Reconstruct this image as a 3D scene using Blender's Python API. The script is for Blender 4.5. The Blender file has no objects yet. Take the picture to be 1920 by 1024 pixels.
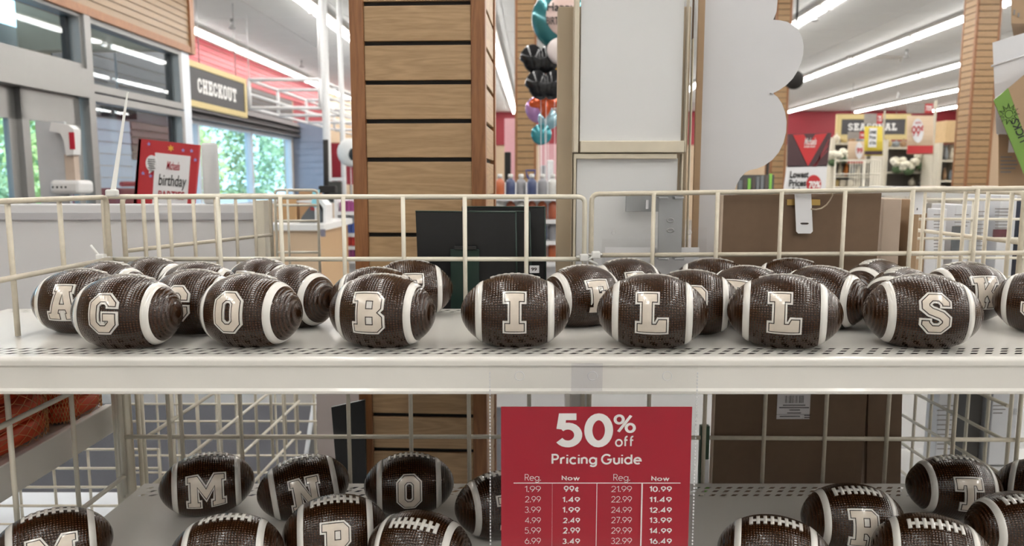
import bpy, bmesh, math, random
from mathutils import Vector, Matrix
from mathutils.geometry import tessellate_polygon

random.seed(7)
scn = bpy.context.scene
COL = scn.collection

# ------------------------------------------------------------------ camera
ZC = 1.42
F = 1400.0
PITCH = math.radians(7.0)
CP, SP = math.cos(PITCH), math.sin(PITCH)
cam_d = bpy.data.cameras.new('camera')
cam = bpy.data.objects.new('camera', cam_d)
COL.objects.link(cam)
cam.location = (0, 0, ZC)
cam.rotation_euler = (math.pi / 2 - PITCH, 0, 0)
cam_d.sensor_width = 36
cam_d.lens = 36 * F / 1920
cam_d.clip_start = 0.05
cam_d.clip_end = 200
cam_d.dof.use_dof = True
cam_d.dof.focus_distance = 1.02
cam_d.dof.aperture_fstop = 7.0
scn.camera = cam

# ------------------------------------------------------------------ world, sun, exposure
w = bpy.data.worlds.new('sky_world')
scn.world = w
w.use_nodes = True
bg = w.node_tree.nodes['Background']
bg.inputs['Color'].default_value = (0.58, 0.86, 1.0, 1)
bg.inputs['Strength'].default_value = 2.6
sun_d = bpy.data.lights.new('sun', 'SUN')
sun_d.energy = 4.0
sun_d.angle = 0.02
sun_d.color = (1, 0.95, 0.86)
sun = bpy.data.objects.new('sun', sun_d)
COL.objects.link(sun)
sun.rotation_euler = (math.radians(35), math.radians(25), 0)
TUBE = 21.0
scn.view_settings.view_transform = 'Standard'
scn.view_settings.look = 'None'
scn.view_settings.exposure = 0.22
scn.view_settings.gamma = 1.0
scn.view_settings.use_curve_mapping = False

# ------------------------------------------------------------------ helpers: space
def ray(u, v):
    xn, yn = (u - 960) / F, (512 - v) / F
    return Vector((xn, CP + yn * SP, -SP + yn * CP))
def Uy(u, v, y):
    d = ray(u, v); t = y / d.y
    return Vector((d.x * t, y, ZC + d.z * t))
def Uz(u, v, z):
    d = ray(u, v); t = (z - ZC) / d.z
    return Vector((d.x * t, d.y * t, z))
AY = math.radians(1.84)             # the store's aisles run a little to the right of the camera axis
CA, SA = math.cos(AY), math.sin(AY)
def S(X, Y, z=0.0):
    return Vector((X * CA + Y * SA, -X * SA + Y * CA, z))
def SX(u, v, X):                    # where a sight line meets the store plane X = const -> (Y, z)
    d = ray(u, v)
    dX, dY = d.x * CA - d.y * SA, d.x * SA + d.y * CA
    t = X / dX
    return dY * t, ZC + d.z * t
def SY(u, v, Y):
    d = ray(u, v)
    dX, dY = d.x * CA - d.y * SA, d.x * SA + d.y * CA
    t = Y / dY
    return dX * t, ZC + d.z * t

# ------------------------------------------------------------------ helpers: materials
MATS = {}
def mat(name, rgb, rough=0.5, metal=0.0, coat=0.0, emit=0.0, var=0.06, scale=14.0, bump=0.0, spec=0.5):
    if name in MATS: return MATS[name]
    m = bpy.data.materials.new(name); m.use_nodes = True
    nt = m.node_tree; b = nt.nodes['Principled BSDF']
    b.inputs['Base Color'].default_value = (*rgb, 1)
    b.inputs['Roughness'].default_value = rough
    b.inputs['Metallic'].default_value = metal
    b.inputs['Coat Weight'].default_value = coat
    b.inputs['Specular IOR Level'].default_value = spec
    if emit:
        b.inputs['Emission Color'].default_value = (*rgb, 1)
        b.inputs['Emission Strength'].default_value = emit
    tc = nt.nodes.new('ShaderNodeTexCoord')
    if var or bump:
        n = nt.nodes.new('ShaderNodeTexNoise'); n.inputs['Scale'].default_value = scale
        n.inputs['Detail'].default_value = 4
        nt.links.new(tc.outputs['Object'], n.inputs['Vector'])
    if var:
        mx = nt.nodes.new('ShaderNodeMix'); mx.data_type = 'RGBA'
        mx.inputs[6].default_value = (*[c * (1 - var) for c in rgb], 1)
        mx.inputs[7].default_value = (*[min(1, c * (1 + var)) for c in rgb], 1)
        nt.links.new(n.outputs['Fac'], mx.inputs[0])
        nt.links.new(mx.outputs[2], b.inputs['Base Color'])
    if bump:
        bp = nt.nodes.new('ShaderNodeBump'); bp.inputs['Strength'].default_value = bump
        bp.inputs['Distance'].default_value = 0.002
        nt.links.new(n.outputs['Fac'], bp.inputs['Height'])
        nt.links.new(bp.outputs['Normal'], b.inputs['Normal'])
    MATS[name] = m
    return m

def wood(name, c1, c2, stretch=(1.2, 14, 14), scale=5.0, rough=0.45):
    m = bpy.data.materials.new(name); m.use_nodes = True
    nt = m.node_tree; b = nt.nodes['Principled BSDF']
    b.inputs['Roughness'].default_value = rough
    tc = nt.nodes.new('ShaderNodeTexCoord')
    oi = nt.nodes.new('ShaderNodeObjectInfo')
    ad = nt.nodes.new('ShaderNodeVectorMath'); ad.operation = 'MULTIPLY_ADD'
    nt.links.new(tc.outputs['Object'], ad.inputs[0])
    ad.inputs[1].default_value = stretch
    sc = nt.nodes.new('ShaderNodeMath'); sc.operation = 'MULTIPLY'; sc.inputs[1].default_value = 37
    nt.links.new(oi.outputs['Random'], sc.inputs[0])
    nt.links.new(sc.outputs[0], ad.inputs[2])
    n1 = nt.nodes.new('ShaderNodeTexNoise'); n1.inputs['Scale'].default_value = scale * .35
    n1.inputs['Detail'].default_value = 2
    nt.links.new(ad.outputs[0], n1.inputs['Vector'])
    sn = nt.nodes.new('ShaderNodeMath'); sn.operation = 'MULTIPLY'; sn.inputs[1].default_value = 60
    nt.links.new(n1.outputs['Fac'], sn.inputs[0])
    si = nt.nodes.new('ShaderNodeMath'); si.operation = 'SINE'
    nt.links.new(sn.outputs[0], si.inputs[0])
    n2 = nt.nodes.new('ShaderNodeTexNoise'); n2.inputs['Scale'].default_value = scale * 6
    n2.inputs['Detail'].default_value = 5
    nt.links.new(ad.outputs[0], n2.inputs['Vector'])
    a2 = nt.nodes.new('ShaderNodeMath'); a2.operation = 'MULTIPLY_ADD'; a2.inputs[1].default_value = 0.2
    nt.links.new(si.outputs[0], a2.inputs[0]); nt.links.new(n2.outputs['Fac'], a2.inputs[2])
    cr = nt.nodes.new('ShaderNodeMix'); cr.data_type = 'RGBA'; cr.clamp_factor = True
    cr.inputs[6].default_value = (*c1, 1); cr.inputs[7].default_value = (*c2, 1)
    nt.links.new(a2.outputs[0], cr.inputs[0])
    nt.links.new(cr.outputs[2], b.inputs['Base Color'])
    MATS[name] = m
    return m

def glassy(name, tint=(1, 1, 1), refl=0.06, rough=0.02):
    m = bpy.data.materials.new(name); m.use_nodes = True
    nt = m.node_tree; nt.nodes.clear()
    o = nt.nodes.new('ShaderNodeOutputMaterial')
    t = nt.nodes.new('ShaderNodeBsdfTransparent'); t.inputs[0].default_value = (*tint, 1)
    g = nt.nodes.new('ShaderNodeBsdfGlossy'); g.inputs['Roughness'].default_value = rough
    lw = nt.nodes.new('ShaderNodeLayerWeight'); lw.inputs['Blend'].default_value = .5
    pw = nt.nodes.new('ShaderNodeMath'); pw.operation = 'POWER'; pw.inputs[1].default_value = 5
    nt.links.new(lw.outputs['Facing'], pw.inputs[0])
    ma = nt.nodes.new('ShaderNodeMath'); ma.operation = 'MULTIPLY_ADD'; ma.inputs[1].default_value = .8; ma.inputs[2].default_value = refl
    nt.links.new(pw.outputs[0], ma.inputs[0])
    mx = nt.nodes.new('ShaderNodeMixShader')
    nt.links.new(ma.outputs[0], mx.inputs[0]); nt.links.new(t.outputs[0], mx.inputs[1]); nt.links.new(g.outputs[0], mx.inputs[2])
    nt.links.new(mx.outputs[0], o.inputs['Surface'])
    MATS[name] = m
    return m

# ------------------------------------------------------------------ helpers: objects
def tag(o, label=None, cat=None, group=None, kind=None):
    if label: o['label'] = label
    if cat: o['category'] = cat
    if group: o['group'] = group
    if kind: o['kind'] = kind
    return o
def thing(name, label, cat, loc=(0, 0, 0), group=None):
    o = bpy.data.objects.new(name, None); COL.objects.link(o)
    o.location = Vector(loc); o.empty_display_size = 0.05
    return tag(o, label, cat, group)
def worldloc(o):
    p = Vector((0, 0, 0))
    while o is not None:
        p += o.location; o = o.parent
    return p
def link_mesh(name, me, m=None, parent=None):
    o = bpy.data.objects.new(name, me); COL.objects.link(o)
    if m is not None and not me.materials:
        for x in (m if isinstance(m, (list, tuple)) else [m]): me.materials.append(x)
    if parent is not None: o.parent = parent
    return o
def copy_part(o, parent, loc=None):
    c = o.copy(); COL.objects.link(c); c.parent = parent
    if loc is not None: c.location = loc
    return c

class MB:
    def __init__(s): s.v = []; s.f = []; s.mi = []; s.sm = []
    def add(s, vs, fs, mi=0, smooth=False):
        k = len(s.v); s.v += [Vector(p) for p in vs]
        for f in fs: s.f.append([i + k for i in f]); s.mi.append(mi); s.sm.append(smooth)
        return s
    def box(s, a, b, mi=0, T=None, bev=0.0):
        x0, y0, z0 = a; x1, y1, z1 = b
        if bev:
            bm = bmesh.new(); bmesh.ops.create_cube(bm, size=1)
            for q in bm.verts:
                q.co = Vector(((x0 + x1) / 2 + q.co.x * (x1 - x0), (y0 + y1) / 2 + q.co.y * (y1 - y0), (z0 + z1) / 2 + q.co.z * (z1 - z0)))
            bmesh.ops.bevel(bm, geom=bm.edges[:], offset=bev, segments=2, affect='EDGES', profile=0.5)
            bm.verts.index_update()
            vs = [q.co.copy() for q in bm.verts]; fs = [[q.index for q in f.verts] for f in bm.faces]
            bm.free()
        else:
            vs = [Vector(p) for p in ((x0, y0, z0), (x1, y0, z0), (x1, y1, z0), (x0, y1, z0), (x0, y0, z1), (x1, y0, z1), (x1, y1, z1), (x0, y1, z1))]
            fs = [(0, 3, 2, 1), (4, 5, 6, 7), (0, 1, 5, 4), (1, 2, 6, 5), (2, 3, 7, 6), (3, 0, 4, 7)]
        if T: vs = [T(p) for p in vs]
        return s.add(vs, fs, mi)
    def sbox(s, a, b, mi=0, bev=0.0):          # box in store coordinates
        return s.box(a, b, mi, T=lambda p: S(p.x, p.y, p.z), bev=bev)
    def cyl(s, p0, p1, r, n=10, r1=None, mi=0): return s.tube([p0, p1], r, n, mi, r1)
    def tube(s, path, r, n=10, mi=0, r1=None, closed=False):
        P = [Vector(p) for p in path]; m = len(P); k = len(s.v)
        ref = None
        for i in range(m):
            if closed: d = P[(i + 1) % m] - P[i - 1]
            else: d = P[min(i + 1, m - 1)] - P[max(i - 1, 0)]
            d.normalize()
            if ref is None:
                ref = Vector((0, 0, 1)) if abs(d.z) < .9 else Vector((1, 0, 0))
            a = ref - d * ref.dot(d)
            if a.length < 1e-5: a = d.orthogonal()
            a.normalize(); ref = a; b = d.cross(a)
            rr = r if r1 is None else r + (r1 - r) * i / (m - 1)
            for j in range(n):
                t = 2 * math.pi * j / n
                s.v.append(P[i] + a * (rr * math.cos(t)) + b * (rr * math.sin(t)))
        for i in range(m if closed else m - 1):
            i2 = (i + 1) % m
            for j in range(n):
                j2 = (j + 1) % n
                s.f.append([k + i * n + j, k + i * n + j2, k + i2 * n + j2, k + i2 * n + j]); s.mi.append(mi); s.sm.append(True)
        if not closed:
            s.f.append([k + j for j in range(n)][::-1]); s.mi.append(mi); s.sm.append(False)
            s.f.append([k + (m - 1) * n + j for j in range(n)]); s.mi.append(mi); s.sm.append(False)
        return s
    def lathe(s, prof, c=(0, 0, 0), n=20, mi=0):   # prof: list of (r, z)
        k = len(s.v); c = Vector(c); m = len(prof)
        for r, z in prof:
            for j in range(n):
                t = 2 * math.pi * j / n; s.v.append(c + Vector((r * math.cos(t), r * math.sin(t), z)))
        for i in range(m - 1):
            for j in range(n):
                j2 = (j + 1) % n
                s.f.append([k + i * n + j, k + i * n + j2, k + (i + 1) * n + j2, k + (i + 1) * n + j]); s.mi.append(mi); s.sm.append(True)
        s.f.append([k + j for j in range(n)][::-1]); s.mi.append(mi); s.sm.append(False)
        s.f.append([k + (m - 1) * n + j for j in range(n)]); s.mi.append(mi); s.sm.append(False)
        return s
    def slab(s, pts, off, mi=0):                    # flat outline pts (3D, one plane) given thickness vector off
        n = len(pts); off = Vector(off); P = [Vector(p) for p in pts]
        tri = tessellate_polygon([P])
        vs = P + [p + off for p in P]
        fs = [list(t) for t in tri] + [[i + n for i in t][::-1] for t in tri]
        fs += [[i, (i + 1) % n, (i + 1) % n + n, i + n] for i in range(n)]
        return s.add(vs, fs, mi)
    def blob(s, c, rx, ry, rz, nu=20, nv=12, mi=0, fn=None, e=1.0):
        k = len(s.v); c = Vector(c)
        for i in range(nv + 1):
            th = math.pi * i / nv
            for j in range(nu):
                ph = 2 * math.pi * j / nu
                pw = lambda q: math.copysign(abs(q) ** e, q)
                d = Vector((pw(math.sin(th)) * pw(math.cos(ph)), pw(math.sin(th)) * pw(math.sin(ph)), pw(math.cos(th))))
                q = fn(d) if fn else 1.0
                s.v.append(c + Vector((d.x * rx, d.y * ry, d.z * rz)) * q)
        for i in range(nv):
            for j in range(nu):
                j2 = (j + 1) % nu
                s.f.append([k + i * nu + j, k + (i + 1) * nu + j, k + (i + 1) * nu + j2, k + i * nu + j2]); s.mi.append(mi); s.sm.append(True)
        return s
    def mesh(s, name, base=Vector((0, 0, 0))):
        me = bpy.data.meshes.new(name)
        me.from_pydata([tuple(p - base) for p in s.v], [], s.f)
        me.polygons.foreach_set('material_index', s.mi)
        me.polygons.foreach_set('use_smooth', s.sm)
        me.update()
        bm = bmesh.new(); bm.from_mesh(me)
        bmesh.ops.remove_doubles(bm, verts=bm.verts, dist=1e-6)
        bmesh.ops.recalc_face_normals(bm, faces=bm.faces)
        bm.to_mesh(me); bm.free()
        return me
    def build(s, name, m, parent=None, label=None):
        base = worldloc(parent) if parent is not None else Vector((0, 0, 0))
        o = link_mesh(name, s.mesh(name, base), m, parent)
        if label: o['label'] = label
        return o

def struct(o): o['kind'] = 'structure'; return o

ORD = ['first', 'second', 'third', 'fourth', 'fifth', 'sixth', 'seventh', 'eighth', 'ninth', 'tenth', 'eleventh', 'twelfth', 'thirteenth', 'fourteenth', 'fifteenth', 'sixteenth']
# ------------------------------------------------------------------ helpers: lettering
def ring(w, h, c, x=0, y=0):
    return [(x + c, y), (x + w - c, y), (x + w, y + c), (x + w, y + h - c), (x + w - c, y + h), (x + c, y + h), (x, y + h - c), (x, y + c)]
def stroke(pts, t):
    n = len(pts); L, R = [], []
    closed = (Vector(pts[0]) - Vector(pts[-1])).length < 1e-6
    for i in range(n):
        p = Vector(pts[i]); 
        d0 = (p - Vector(pts[i - 1])).normalized() if i > 0 else None
        d1 = (Vector(pts[i + 1]) - p).normalized() if i < n - 1 else None
        if closed and i == 0: d0 = (p - Vector(pts[-2])).normalized()
        if closed and i == n - 1: d1 = (Vector(pts[1]) - p).normalized()
        if d0 is None: d0 = d1
        if d1 is None: d1 = d0
        n0, n1 = Vector((-d0.y, d0.x)), Vector((-d1.y, d1.x))
        m = (n0 + n1).normalized(); k = t / 2 / max(.35, m.dot(n0))
        L.append(tuple(p + m * k)); R.append(tuple(p - m * k))
    return R + L[::-1]
GL = {
 'I': (.5, [[(0,0),(.5,0),(.5,.22),(.37,.22),(.37,.78),(.5,.78),(.5,1),(0,1),(0,.78),(.13,.78),(.13,.22),(0,.22)]]),
 'L': (.74, [[(0,0),(.74,0),(.74,.34),(.54,.34),(.48,.22),(.37,.22),(.37,.78),(.5,.78),(.5,1),(0,1),(0,.78),(.12,.78),(.12,.22),(0,.22)]]),
 'O': (.7, [ring(.7,1,.2), ring(.28,.60,.08,.21,.20)[::-1]]),
 'C': (.7, [stroke([(.59,.6),(.59,.74),(.45,.89),(.25,.89),(.11,.74),(.11,.26),(.25,.11),(.45,.11),(.59,.26),(.59,.4)], .19)]),
 'G': (.72, [stroke([(.6,.69),(.6,.75),(.46,.89),(.25,.89),(.11,.74),(.11,.26),(.25,.11),(.46,.11),(.6,.26),(.6,.41),(.38,.41)], .18)]),
 'S': (.7, [stroke([(.59,.69),(.59,.76),(.46,.9),(.24,.9),(.11,.77),(.11,.65),(.22,.55),(.48,.45),(.59,.35),(.59,.23),(.46,.1),(.24,.1),(.11,.24),(.11,.31)], .17)]),
 'J': (.75, [[(.2,1),(.75,1),(.75,.8),(.64,.8),(.64,.2),(.46,0),(.18,0),(0,.18),(0,.42),(.22,.42),(.22,.26),(.28,.2),(.36,.2),(.41,.25),(.41,.8),(.2,.8)]]),
 'T': (.76, [[(0,1),(0,.66),(.16,.66),(.19,.79),(.27,.79),(.27,.2),(.14,.2),(.14,0),(.62,0),(.62,.2),(.49,.2),(.49,.79),(.57,.79),(.6,.66),(.76,.66),(.76,1)]]),
 'F': (.7, [[(0,0),(.46,0),(.46,.19),(.34,.19),(.34,.42),(.44,.42),(.44,.36),(.58,.36),(.58,.66),(.44,.66),(.44,.6),(.34,.6),(.34,.8),(.52,.8),(.52,.68),(.7,.68),(.7,1),(0,1),(0,.8),(.12,.8),(.12,.19),(0,.19)]]),
 'E': (.74, [[(0,0),(.74,0),(.74,.34),(.56,.34),(.52,.2),(.34,.2),(.34,.42),(.44,.42),(.44,.36),(.58,.36),(.58,.66),(.44,.66),(.44,.6),(.34,.6),(.34,.8),(.52,.8),(.54,.68),(.72,.68),(.72,1),(0,1),(0,.8),(.12,.8),(.12,.2),(0,.2)]]),
 'P': (.72, [[(0,0),(.46,0),(.46,.19),(.34,.19),(.34,.36),(.58,.36),(.72,.5),(.72,.86),(.58,1),(0,1),(0,.8),(.12,.8),(.12,.19),(0,.19)], [(.34,.57),(.34,.8),(.5,.8),(.5,.57)]]),
 'R': (.8, [[(0,0),(.42,0),(.42,.19),(.34,.19),(.34,.38),(.42,.38),(.5,.28),(.5,0),(.8,0),(.8,.19),(.72,.19),(.72,.34),(.64,.45),(.73,.56),(.73,.86),(.59,1),(0,1),(0,.8),(.12,.8),(.12,.19),(0,.19)], [(.34,.57),(.34,.8),(.51,.8),(.51,.57)]]),
 'B': (.76, [[(0,0),(.62,0),(.76,.13),(.76,.4),(.63,.51),(.73,.62),(.73,.87),(.6,1),(0,1),(0,.8),(.1,.8),(.1,.2),(0,.2)], [(.33,.2),(.33,.4),(.52,.4),(.52,.2)], [(.33,.6),(.33,.8),(.51,.8),(.51,.6)]]),
 'M': (1.1, [[(0,0),(.36,0),(.36,.17),(.29,.17),(.29,.66),(.55,.26),(.81,.66),(.81,.17),(.74,.17),(.74,0),(1.1,0),(1.1,.17),(1.02,.17),(1.02,.83),(1.1,.83),(1.1,1),(.81,1),(.55,.58),(.29,1),(0,1),(0,.83),(.08,.83),(.08,.17),(0,.17)]]),
 'N': (.86, [[(0,0),(.36,0),(.36,.19),(.29,.19),(.29,.6),(.6,0),(.79,0),(.79,.81),(.86,.81),(.86,1),(.52,1),(.52,.81),(.59,.81),(.59,.4),(.28,1),(0,1),(0,.81),(.09,.81),(.09,.19),(0,.19)]]),
 'A': (.86, [[(0,0),(.34,0),(.34,.18),(.3,.18),(.33,.29),(.53,.29),(.56,.18),(.52,.18),(.52,0),(.86,0),(.86,.18),(.78,.18),(.62,.82),(.68,.82),(.68,1),(.18,1),(.18,.82),(.24,.82),(.08,.18),(0,.18)], [(.36,.45),(.43,.74),(.5,.45)]]),
 'K': (.82, [[(0,0),(.36,0),(.36,.19),(.31,.19),(.31,.32),(.38,.4),(.5,.19),(.46,.19),(.46,0),(.82,0),(.82,.19),(.75,.19),(.53,.54),(.72,.81),(.8,.81),(.8,1),(.46,1),(.46,.81),(.5,.81),(.31,.58),(.31,.81),(.36,.81),(.36,1),(0,1),(0,.81),(.09,.81),(.09,.19),(0,.19)]]),
 'H': (.8, [[(0,0),(.36,0),(.36,.19),(.3,.19),(.3,.4),(.5,.4),(.5,.19),(.44,.19),(.44,0),(.8,0),(.8,.19),(.72,.19),(.72,.81),(.8,.81),(.8,1),(.44,1),(.44,.81),(.5,.81),(.5,.6),(.3,.6),(.3,.81),(.36,.81),(.36,1),(0,1),(0,.81),(.08,.81),(.08,.19),(0,.19)]]),
 'U': (.82, [[(0,1),(0,.81),(.08,.81),(.08,.18),(.26,0),(.56,0),(.74,.18),(.74,.81),(.82,.81),(.82,1),(.46,1),(.46,.81),(.52,.81),(.52,.27),(.46,.2),(.36,.2),(.3,.27),(.3,.81),(.36,.81),(.36,1)]]),
 'Z': (.72, [[(0,0),(.72,0),(.72,.34),(.55,.34),(.5,.2),(.32,.2),(.7,.8),(.7,1),(.02,1),(.02,.66),(.18,.66),(.23,.8),(.4,.8),(0,.18)]]),
}
def area(p): return .5 * sum(p[i][0] * p[(i + 1) % len(p)][1] - p[(i + 1) % len(p)][0] * p[i][1] for i in range(len(p)))
def orient(loops):
    out = []
    for i, l in enumerate(loops):
        a = area(l)
        if (i == 0 and a < 0) or (i > 0 and a > 0): l = l[::-1]
        out.append(list(l))
    return out
def grow(loop, d):                        # outward for a CCW outline, shrinks a CW hole
    n = len(loop); out = []
    for i in range(n):
        p0, p, p1 = Vector(loop[i - 1]), Vector(loop[i]), Vector(loop[(i + 1) % n])
        d0, d1 = (p - p0).normalized(), (p1 - p).normalized()
        n0, n1 = Vector((d0.y, -d0.x)), Vector((d1.y, -d1.x))
        m = n0 + n1
        if m.length < 1e-6: m = n0
        m.normalize(); out.append(tuple(p + m * (d / max(.5, m.dot(n0)))))
    return out
def glyph_tris(loops):
    P = [[Vector((x, y, 0)) for x, y in l] for l in loops]
    flat = [p for l in P for p in l]
    return flat, [list(t) for t in tessellate_polygon(P)]
def slab_text(body, o, right, up, width, name, m, parent, gap=.1):
    """slab lettering in the plane of the unit vectors right / up, WIDTH wide, standing on point o"""
    mb = MB(); x = 0; H = 1.0; o = Vector(o); tot = 0
    for ch in body: tot += (GL[ch][0] + gap) if ch != ' ' else .5
    k = width / (tot - gap)
    for ch in body:
        if ch == ' ': x += .5; continue
        vs, fs = glyph_tris(orient(GL[ch][1]))
        mb.add([o + right * ((p.x + x) * k) + up * (p.y * k) for p in vs], fs); x += GL[ch][0] + gap
    return mb.build(name, m, parent), k
_txt = {}
def text_mesh(body, bold, space):
    key = (body, bold, space)
    if key not in _txt:
        cu = bpy.data.curves.new('t', 'FONT'); cu.body = body; cu.offset = bold; cu.resolution_u = 4; cu.space_character = space
        ob = bpy.data.objects.new('t', cu); COL.objects.link(ob)
        dg = bpy.context.evaluated_depsgraph_get(); dg.update()
        me = bpy.data.meshes.new_from_object(ob.evaluated_get(dg))
        vs = [v.co.copy() for v in me.vertices]; fs = [list(p.vertices) for p in me.polygons]
        bpy.data.objects.remove(ob); bpy.data.curves.remove(cu); bpy.data.meshes.remove(me)
        _txt[key] = (vs, fs)
    return _txt[key]
def text_into(mb, body, p00, right, up, bold=0.0, space=1.0, mi=0, slant=0.0):
    """printed text filling the box whose lower-left corner is p00 with edge vectors right, up"""
    vs, fs = text_mesh(body, bold, space)
    x0, x1 = min(v.x for v in vs), max(v.x for v in vs); y0, y1 = min(v.y for v in vs), max(v.y for v in vs)
    p00 = Vector(p00)
    mb.add([p00 + right * ((v.x - x0 + slant * (v.y - y0)) / (x1 - x0)) + up * ((v.y - y0) / (y1 - y0)) for v in vs], fs, mi)

def _arc(cx, cy, rx, ry, a0, a1, n=None):
    n = n or max(4, int(abs(a1 - a0) / 15))
    return [(cx + rx * math.cos(math.radians(a0 + (a1 - a0) * i / n)), cy + ry * math.sin(math.radians(a0 + (a1 - a0) * i / n))) for i in range(n + 1)]
def _o(cx, cy, rx, ry): return _arc(cx, cy, rx, ry, 0, 360, 24)
SG = {   # geometric sans: (width, centre lines)
 '0': (.64, [_o(.32, .5, .32, .5)]), '1': (.26, [[(0, .8), (.26, 1), (.26, 0)]]),
 '2': (.62, [_arc(.31, .70, .30, .30, 165, -38) + [(.02, 0), (.62, 0)]]),
 '3': (.58, [_arc(.28, .75, .25, .25, 150, -90, 16), _arc(.28, .26, .30, .26, 90, -150, 16)]),
 '4': (.68, [[(.5, 0), (.5, 1), (0, .27), (.68, .27)]]),
 '5': (.62, [[(.56, 1), (.13, 1), (.07, .54)] , _arc(.30, .33, .32, .33, 132, -145, 18), [(.075, .60), (.15, .635)]]),
 '6': (.64, [_o(.32, .32, .32, .32), [(.05, .46), (.16, .66), (.40, 1)]]), '7': (.58, [[(0, 1), (.58, 1), (.18, 0)]]),
 '8': (.60, [_o(.30, .76, .24, .24), _o(.30, .27, .30, .27)]), '9': (.64, [_o(.32, .68, .32, .32), [(.59, .54), (.48, .34), (.24, 0)]]),
 '.': (.10, [[(-.02, .02), (.12, .02)], [(-.02, .07), (.12, .07)]]), '%': (.95, [_o(.2, .76, .2, .24), _o(.75, .24, .2, .24), [(.78, 1), (.17, 0)]]),
 '\u00a2': (.52, [_arc(.3, .42, .28, .30, 45, 315), [(.3, -.05), (.3, .9)]]),
 'o': (.66, [_o(.33, .33, .33, .33)]), 'f': (.38, [[(.12, 0), (.12, .78)] + _arc(.32, .78, .2, .22, 170, 80), [(0, .62), (.36, .62)]]),
 'P': (.58, [[(0, 0), (0, 1), (.3, 1)] + _arc(.30, .74, .27, .26, 80, -80) + [(.3, .48), (0, .48)]]),
 'r': (.34, [[(0, 0), (0, .66)], _arc(.28, .38, .28, .28, 175, 70)]), 'i': (.02, [[(.01, 0), (.01, .66)], [(.01, .86), (.01, .98)]]),
 'c': (.58, [_arc(.33, .33, .33, .33, 45, 315)]), 'n': (.52, [[(0, 0), (0, .66)], _arc(.26, .40, .26, .26, 180, 0) + [(.52, 0)]]),
 'g': (.66, [_o(.33, .33, .33, .33), [(.66, .66), (.66, -.05)] + _arc(.34, -.05, .32, .24, -10, -150)]),
 'G': (.94, [_arc(.48, .5, .48, .5, 42, 325) + [(.92, .46), (.55, .46)]]),
 'u': (.52, [[(0, .66), (0, .27)] + _arc(.26, .27, .26, .27, 190, 350) + [(.52, .66)], [(.52, .66), (.52, 0)]]),
 'd': (.66, [_o(.33, .33, .33, .33), [(.66, 0), (.66, 1)]]), 'e': (.66, [[(.02, .34), (.66, .34)] + _arc(.33, .33, .33, .33, 8, 312)]),
 'R': (.60, [[(0, 0), (0, 1), (.3, 1)] + _arc(.30, .74, .27, .26, 80, -80) + [(.3, .48), (0, .48)], [(.28, .48), (.60, 0)]]),
 'N': (.64, [[(0, 0), (0, 1), (.64, 0), (.64, 1)]]), 'w': (.88, [[(0, .66), (.22, 0), (.44, .62), (.66, 0), (.88, .66)]]),
}
def stroke_into(mb, body, p00, right, up, t=.12, gap=.16, mi=0):
    """the same as text_into, in a drawn geometric sans with stroke width t (of the cap height)"""
    gap = gap + t; polys = []; x = 0
    for ch in body:
        if ch == ' ': x += .3; continue
        wd, lines = SG[ch]
        for l in lines:
            q = stroke(l, t); n = len(l); polys.append(([(a + x, b) for a, b in q], n))
        x += wd + gap
    xs = [a for q, _ in polys for a, b in q]; ys = [b for q, _ in polys for a, b in q]
    x0, x1, y0, y1 = min(xs), max(xs), min(ys), max(ys); p00 = Vector(p00); k = 0
    for q, n in polys:
        vs = [p00 + right * ((a - x0) / (x1 - x0)) + up * ((b - y0) / (y1 - y0)) for a, b in q]
        nz = right.cross(up).normalized(); k += 1
        for i in range(n - 1):            # a hair of height apart, so crossing strokes never share a plane
            mb.add([vs[j] + nz * (.000012 * (i % 9) + .00011 * (k % 3)) for j in (i, i + 1, 2 * n - 2 - i, 2 * n - 1 - i)], [(0, 1, 2, 3)], mi)

# ------------------------------------------------------------------ materials
oak = wood('oak_slat', (0.29, 0.18, 0.088), (0.46, 0.305, 0.165))
oak_far = wood('oak_slat_far', (0.27, 0.155, 0.068), (0.37, 0.225, 0.105))
oak_fascia = wood('oak_fascia', (0.165, 0.100, 0.050), (0.245, 0.155, 0.080))
post_wood = wood('stained_post', (0.17, 0.064, 0.022), (0.30, 0.13, 0.048), stretch=(14, 14, 1.2))
dark = mat('groove_dark', (0.012, 0.01, 0.009), .8)
shelf_white = mat('shelf_enamel', (0.66, 0.64, 0.60), .28, coat=.25, var=.03, scale=5)
wire_white = mat('wire_enamel', (0.67, 0.63, 0.53), .35, coat=.2, var=.06, scale=40)
wire_worn = mat('worn_wire_enamel', (0.58, 0.53, 0.43), .42, var=.16, scale=90)
ceil_mat = mat('ceiling_tile', (0.80, 0.80, 0.79), .9, var=.04, scale=2)
grid_mat = mat('ceiling_grid', (0.80, 0.80, 0.79), .7, var=.02)
carpet = mat('carpet', (0.055, 0.055, 0.065), .95, var=.35, scale=160, bump=.4)
red_wall = mat('red_siding', (0.26, 0.018, 0.030), .55, var=.05)
grey_band = mat('grey_siding', (0.085, 0.078, 0.08), .6, var=.08)
bluegrey = mat('blue_grey_siding', (0.23, 0.27, 0.36), .55, var=.05)
tan_wall = mat('tan_wall', (0.52, 0.40, 0.28), .8)
alum = mat('aluminium_frame', (0.25, 0.245, 0.24), .38, metal=.35, var=.04)
alum_w = mat('white_frame', (0.62, 0.67, 0.74), .35, var=.03)
glass = glassy('window_glass', (0.9, 0.96, 1.0), .03)
tube_mat = mat('fluorescent_tube', (1.0, 0.98, 0.94), .5, emit=TUBE, var=0)
housing = mat('light_housing', (0.42, 0.40, 0.37), .5)
white = mat('white_paint', (0.72, 0.72, 0.71), .45, var=.02)
white_card = mat('white_card', (0.74, 0.74, 0.76), .6, var=.02)
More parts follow.
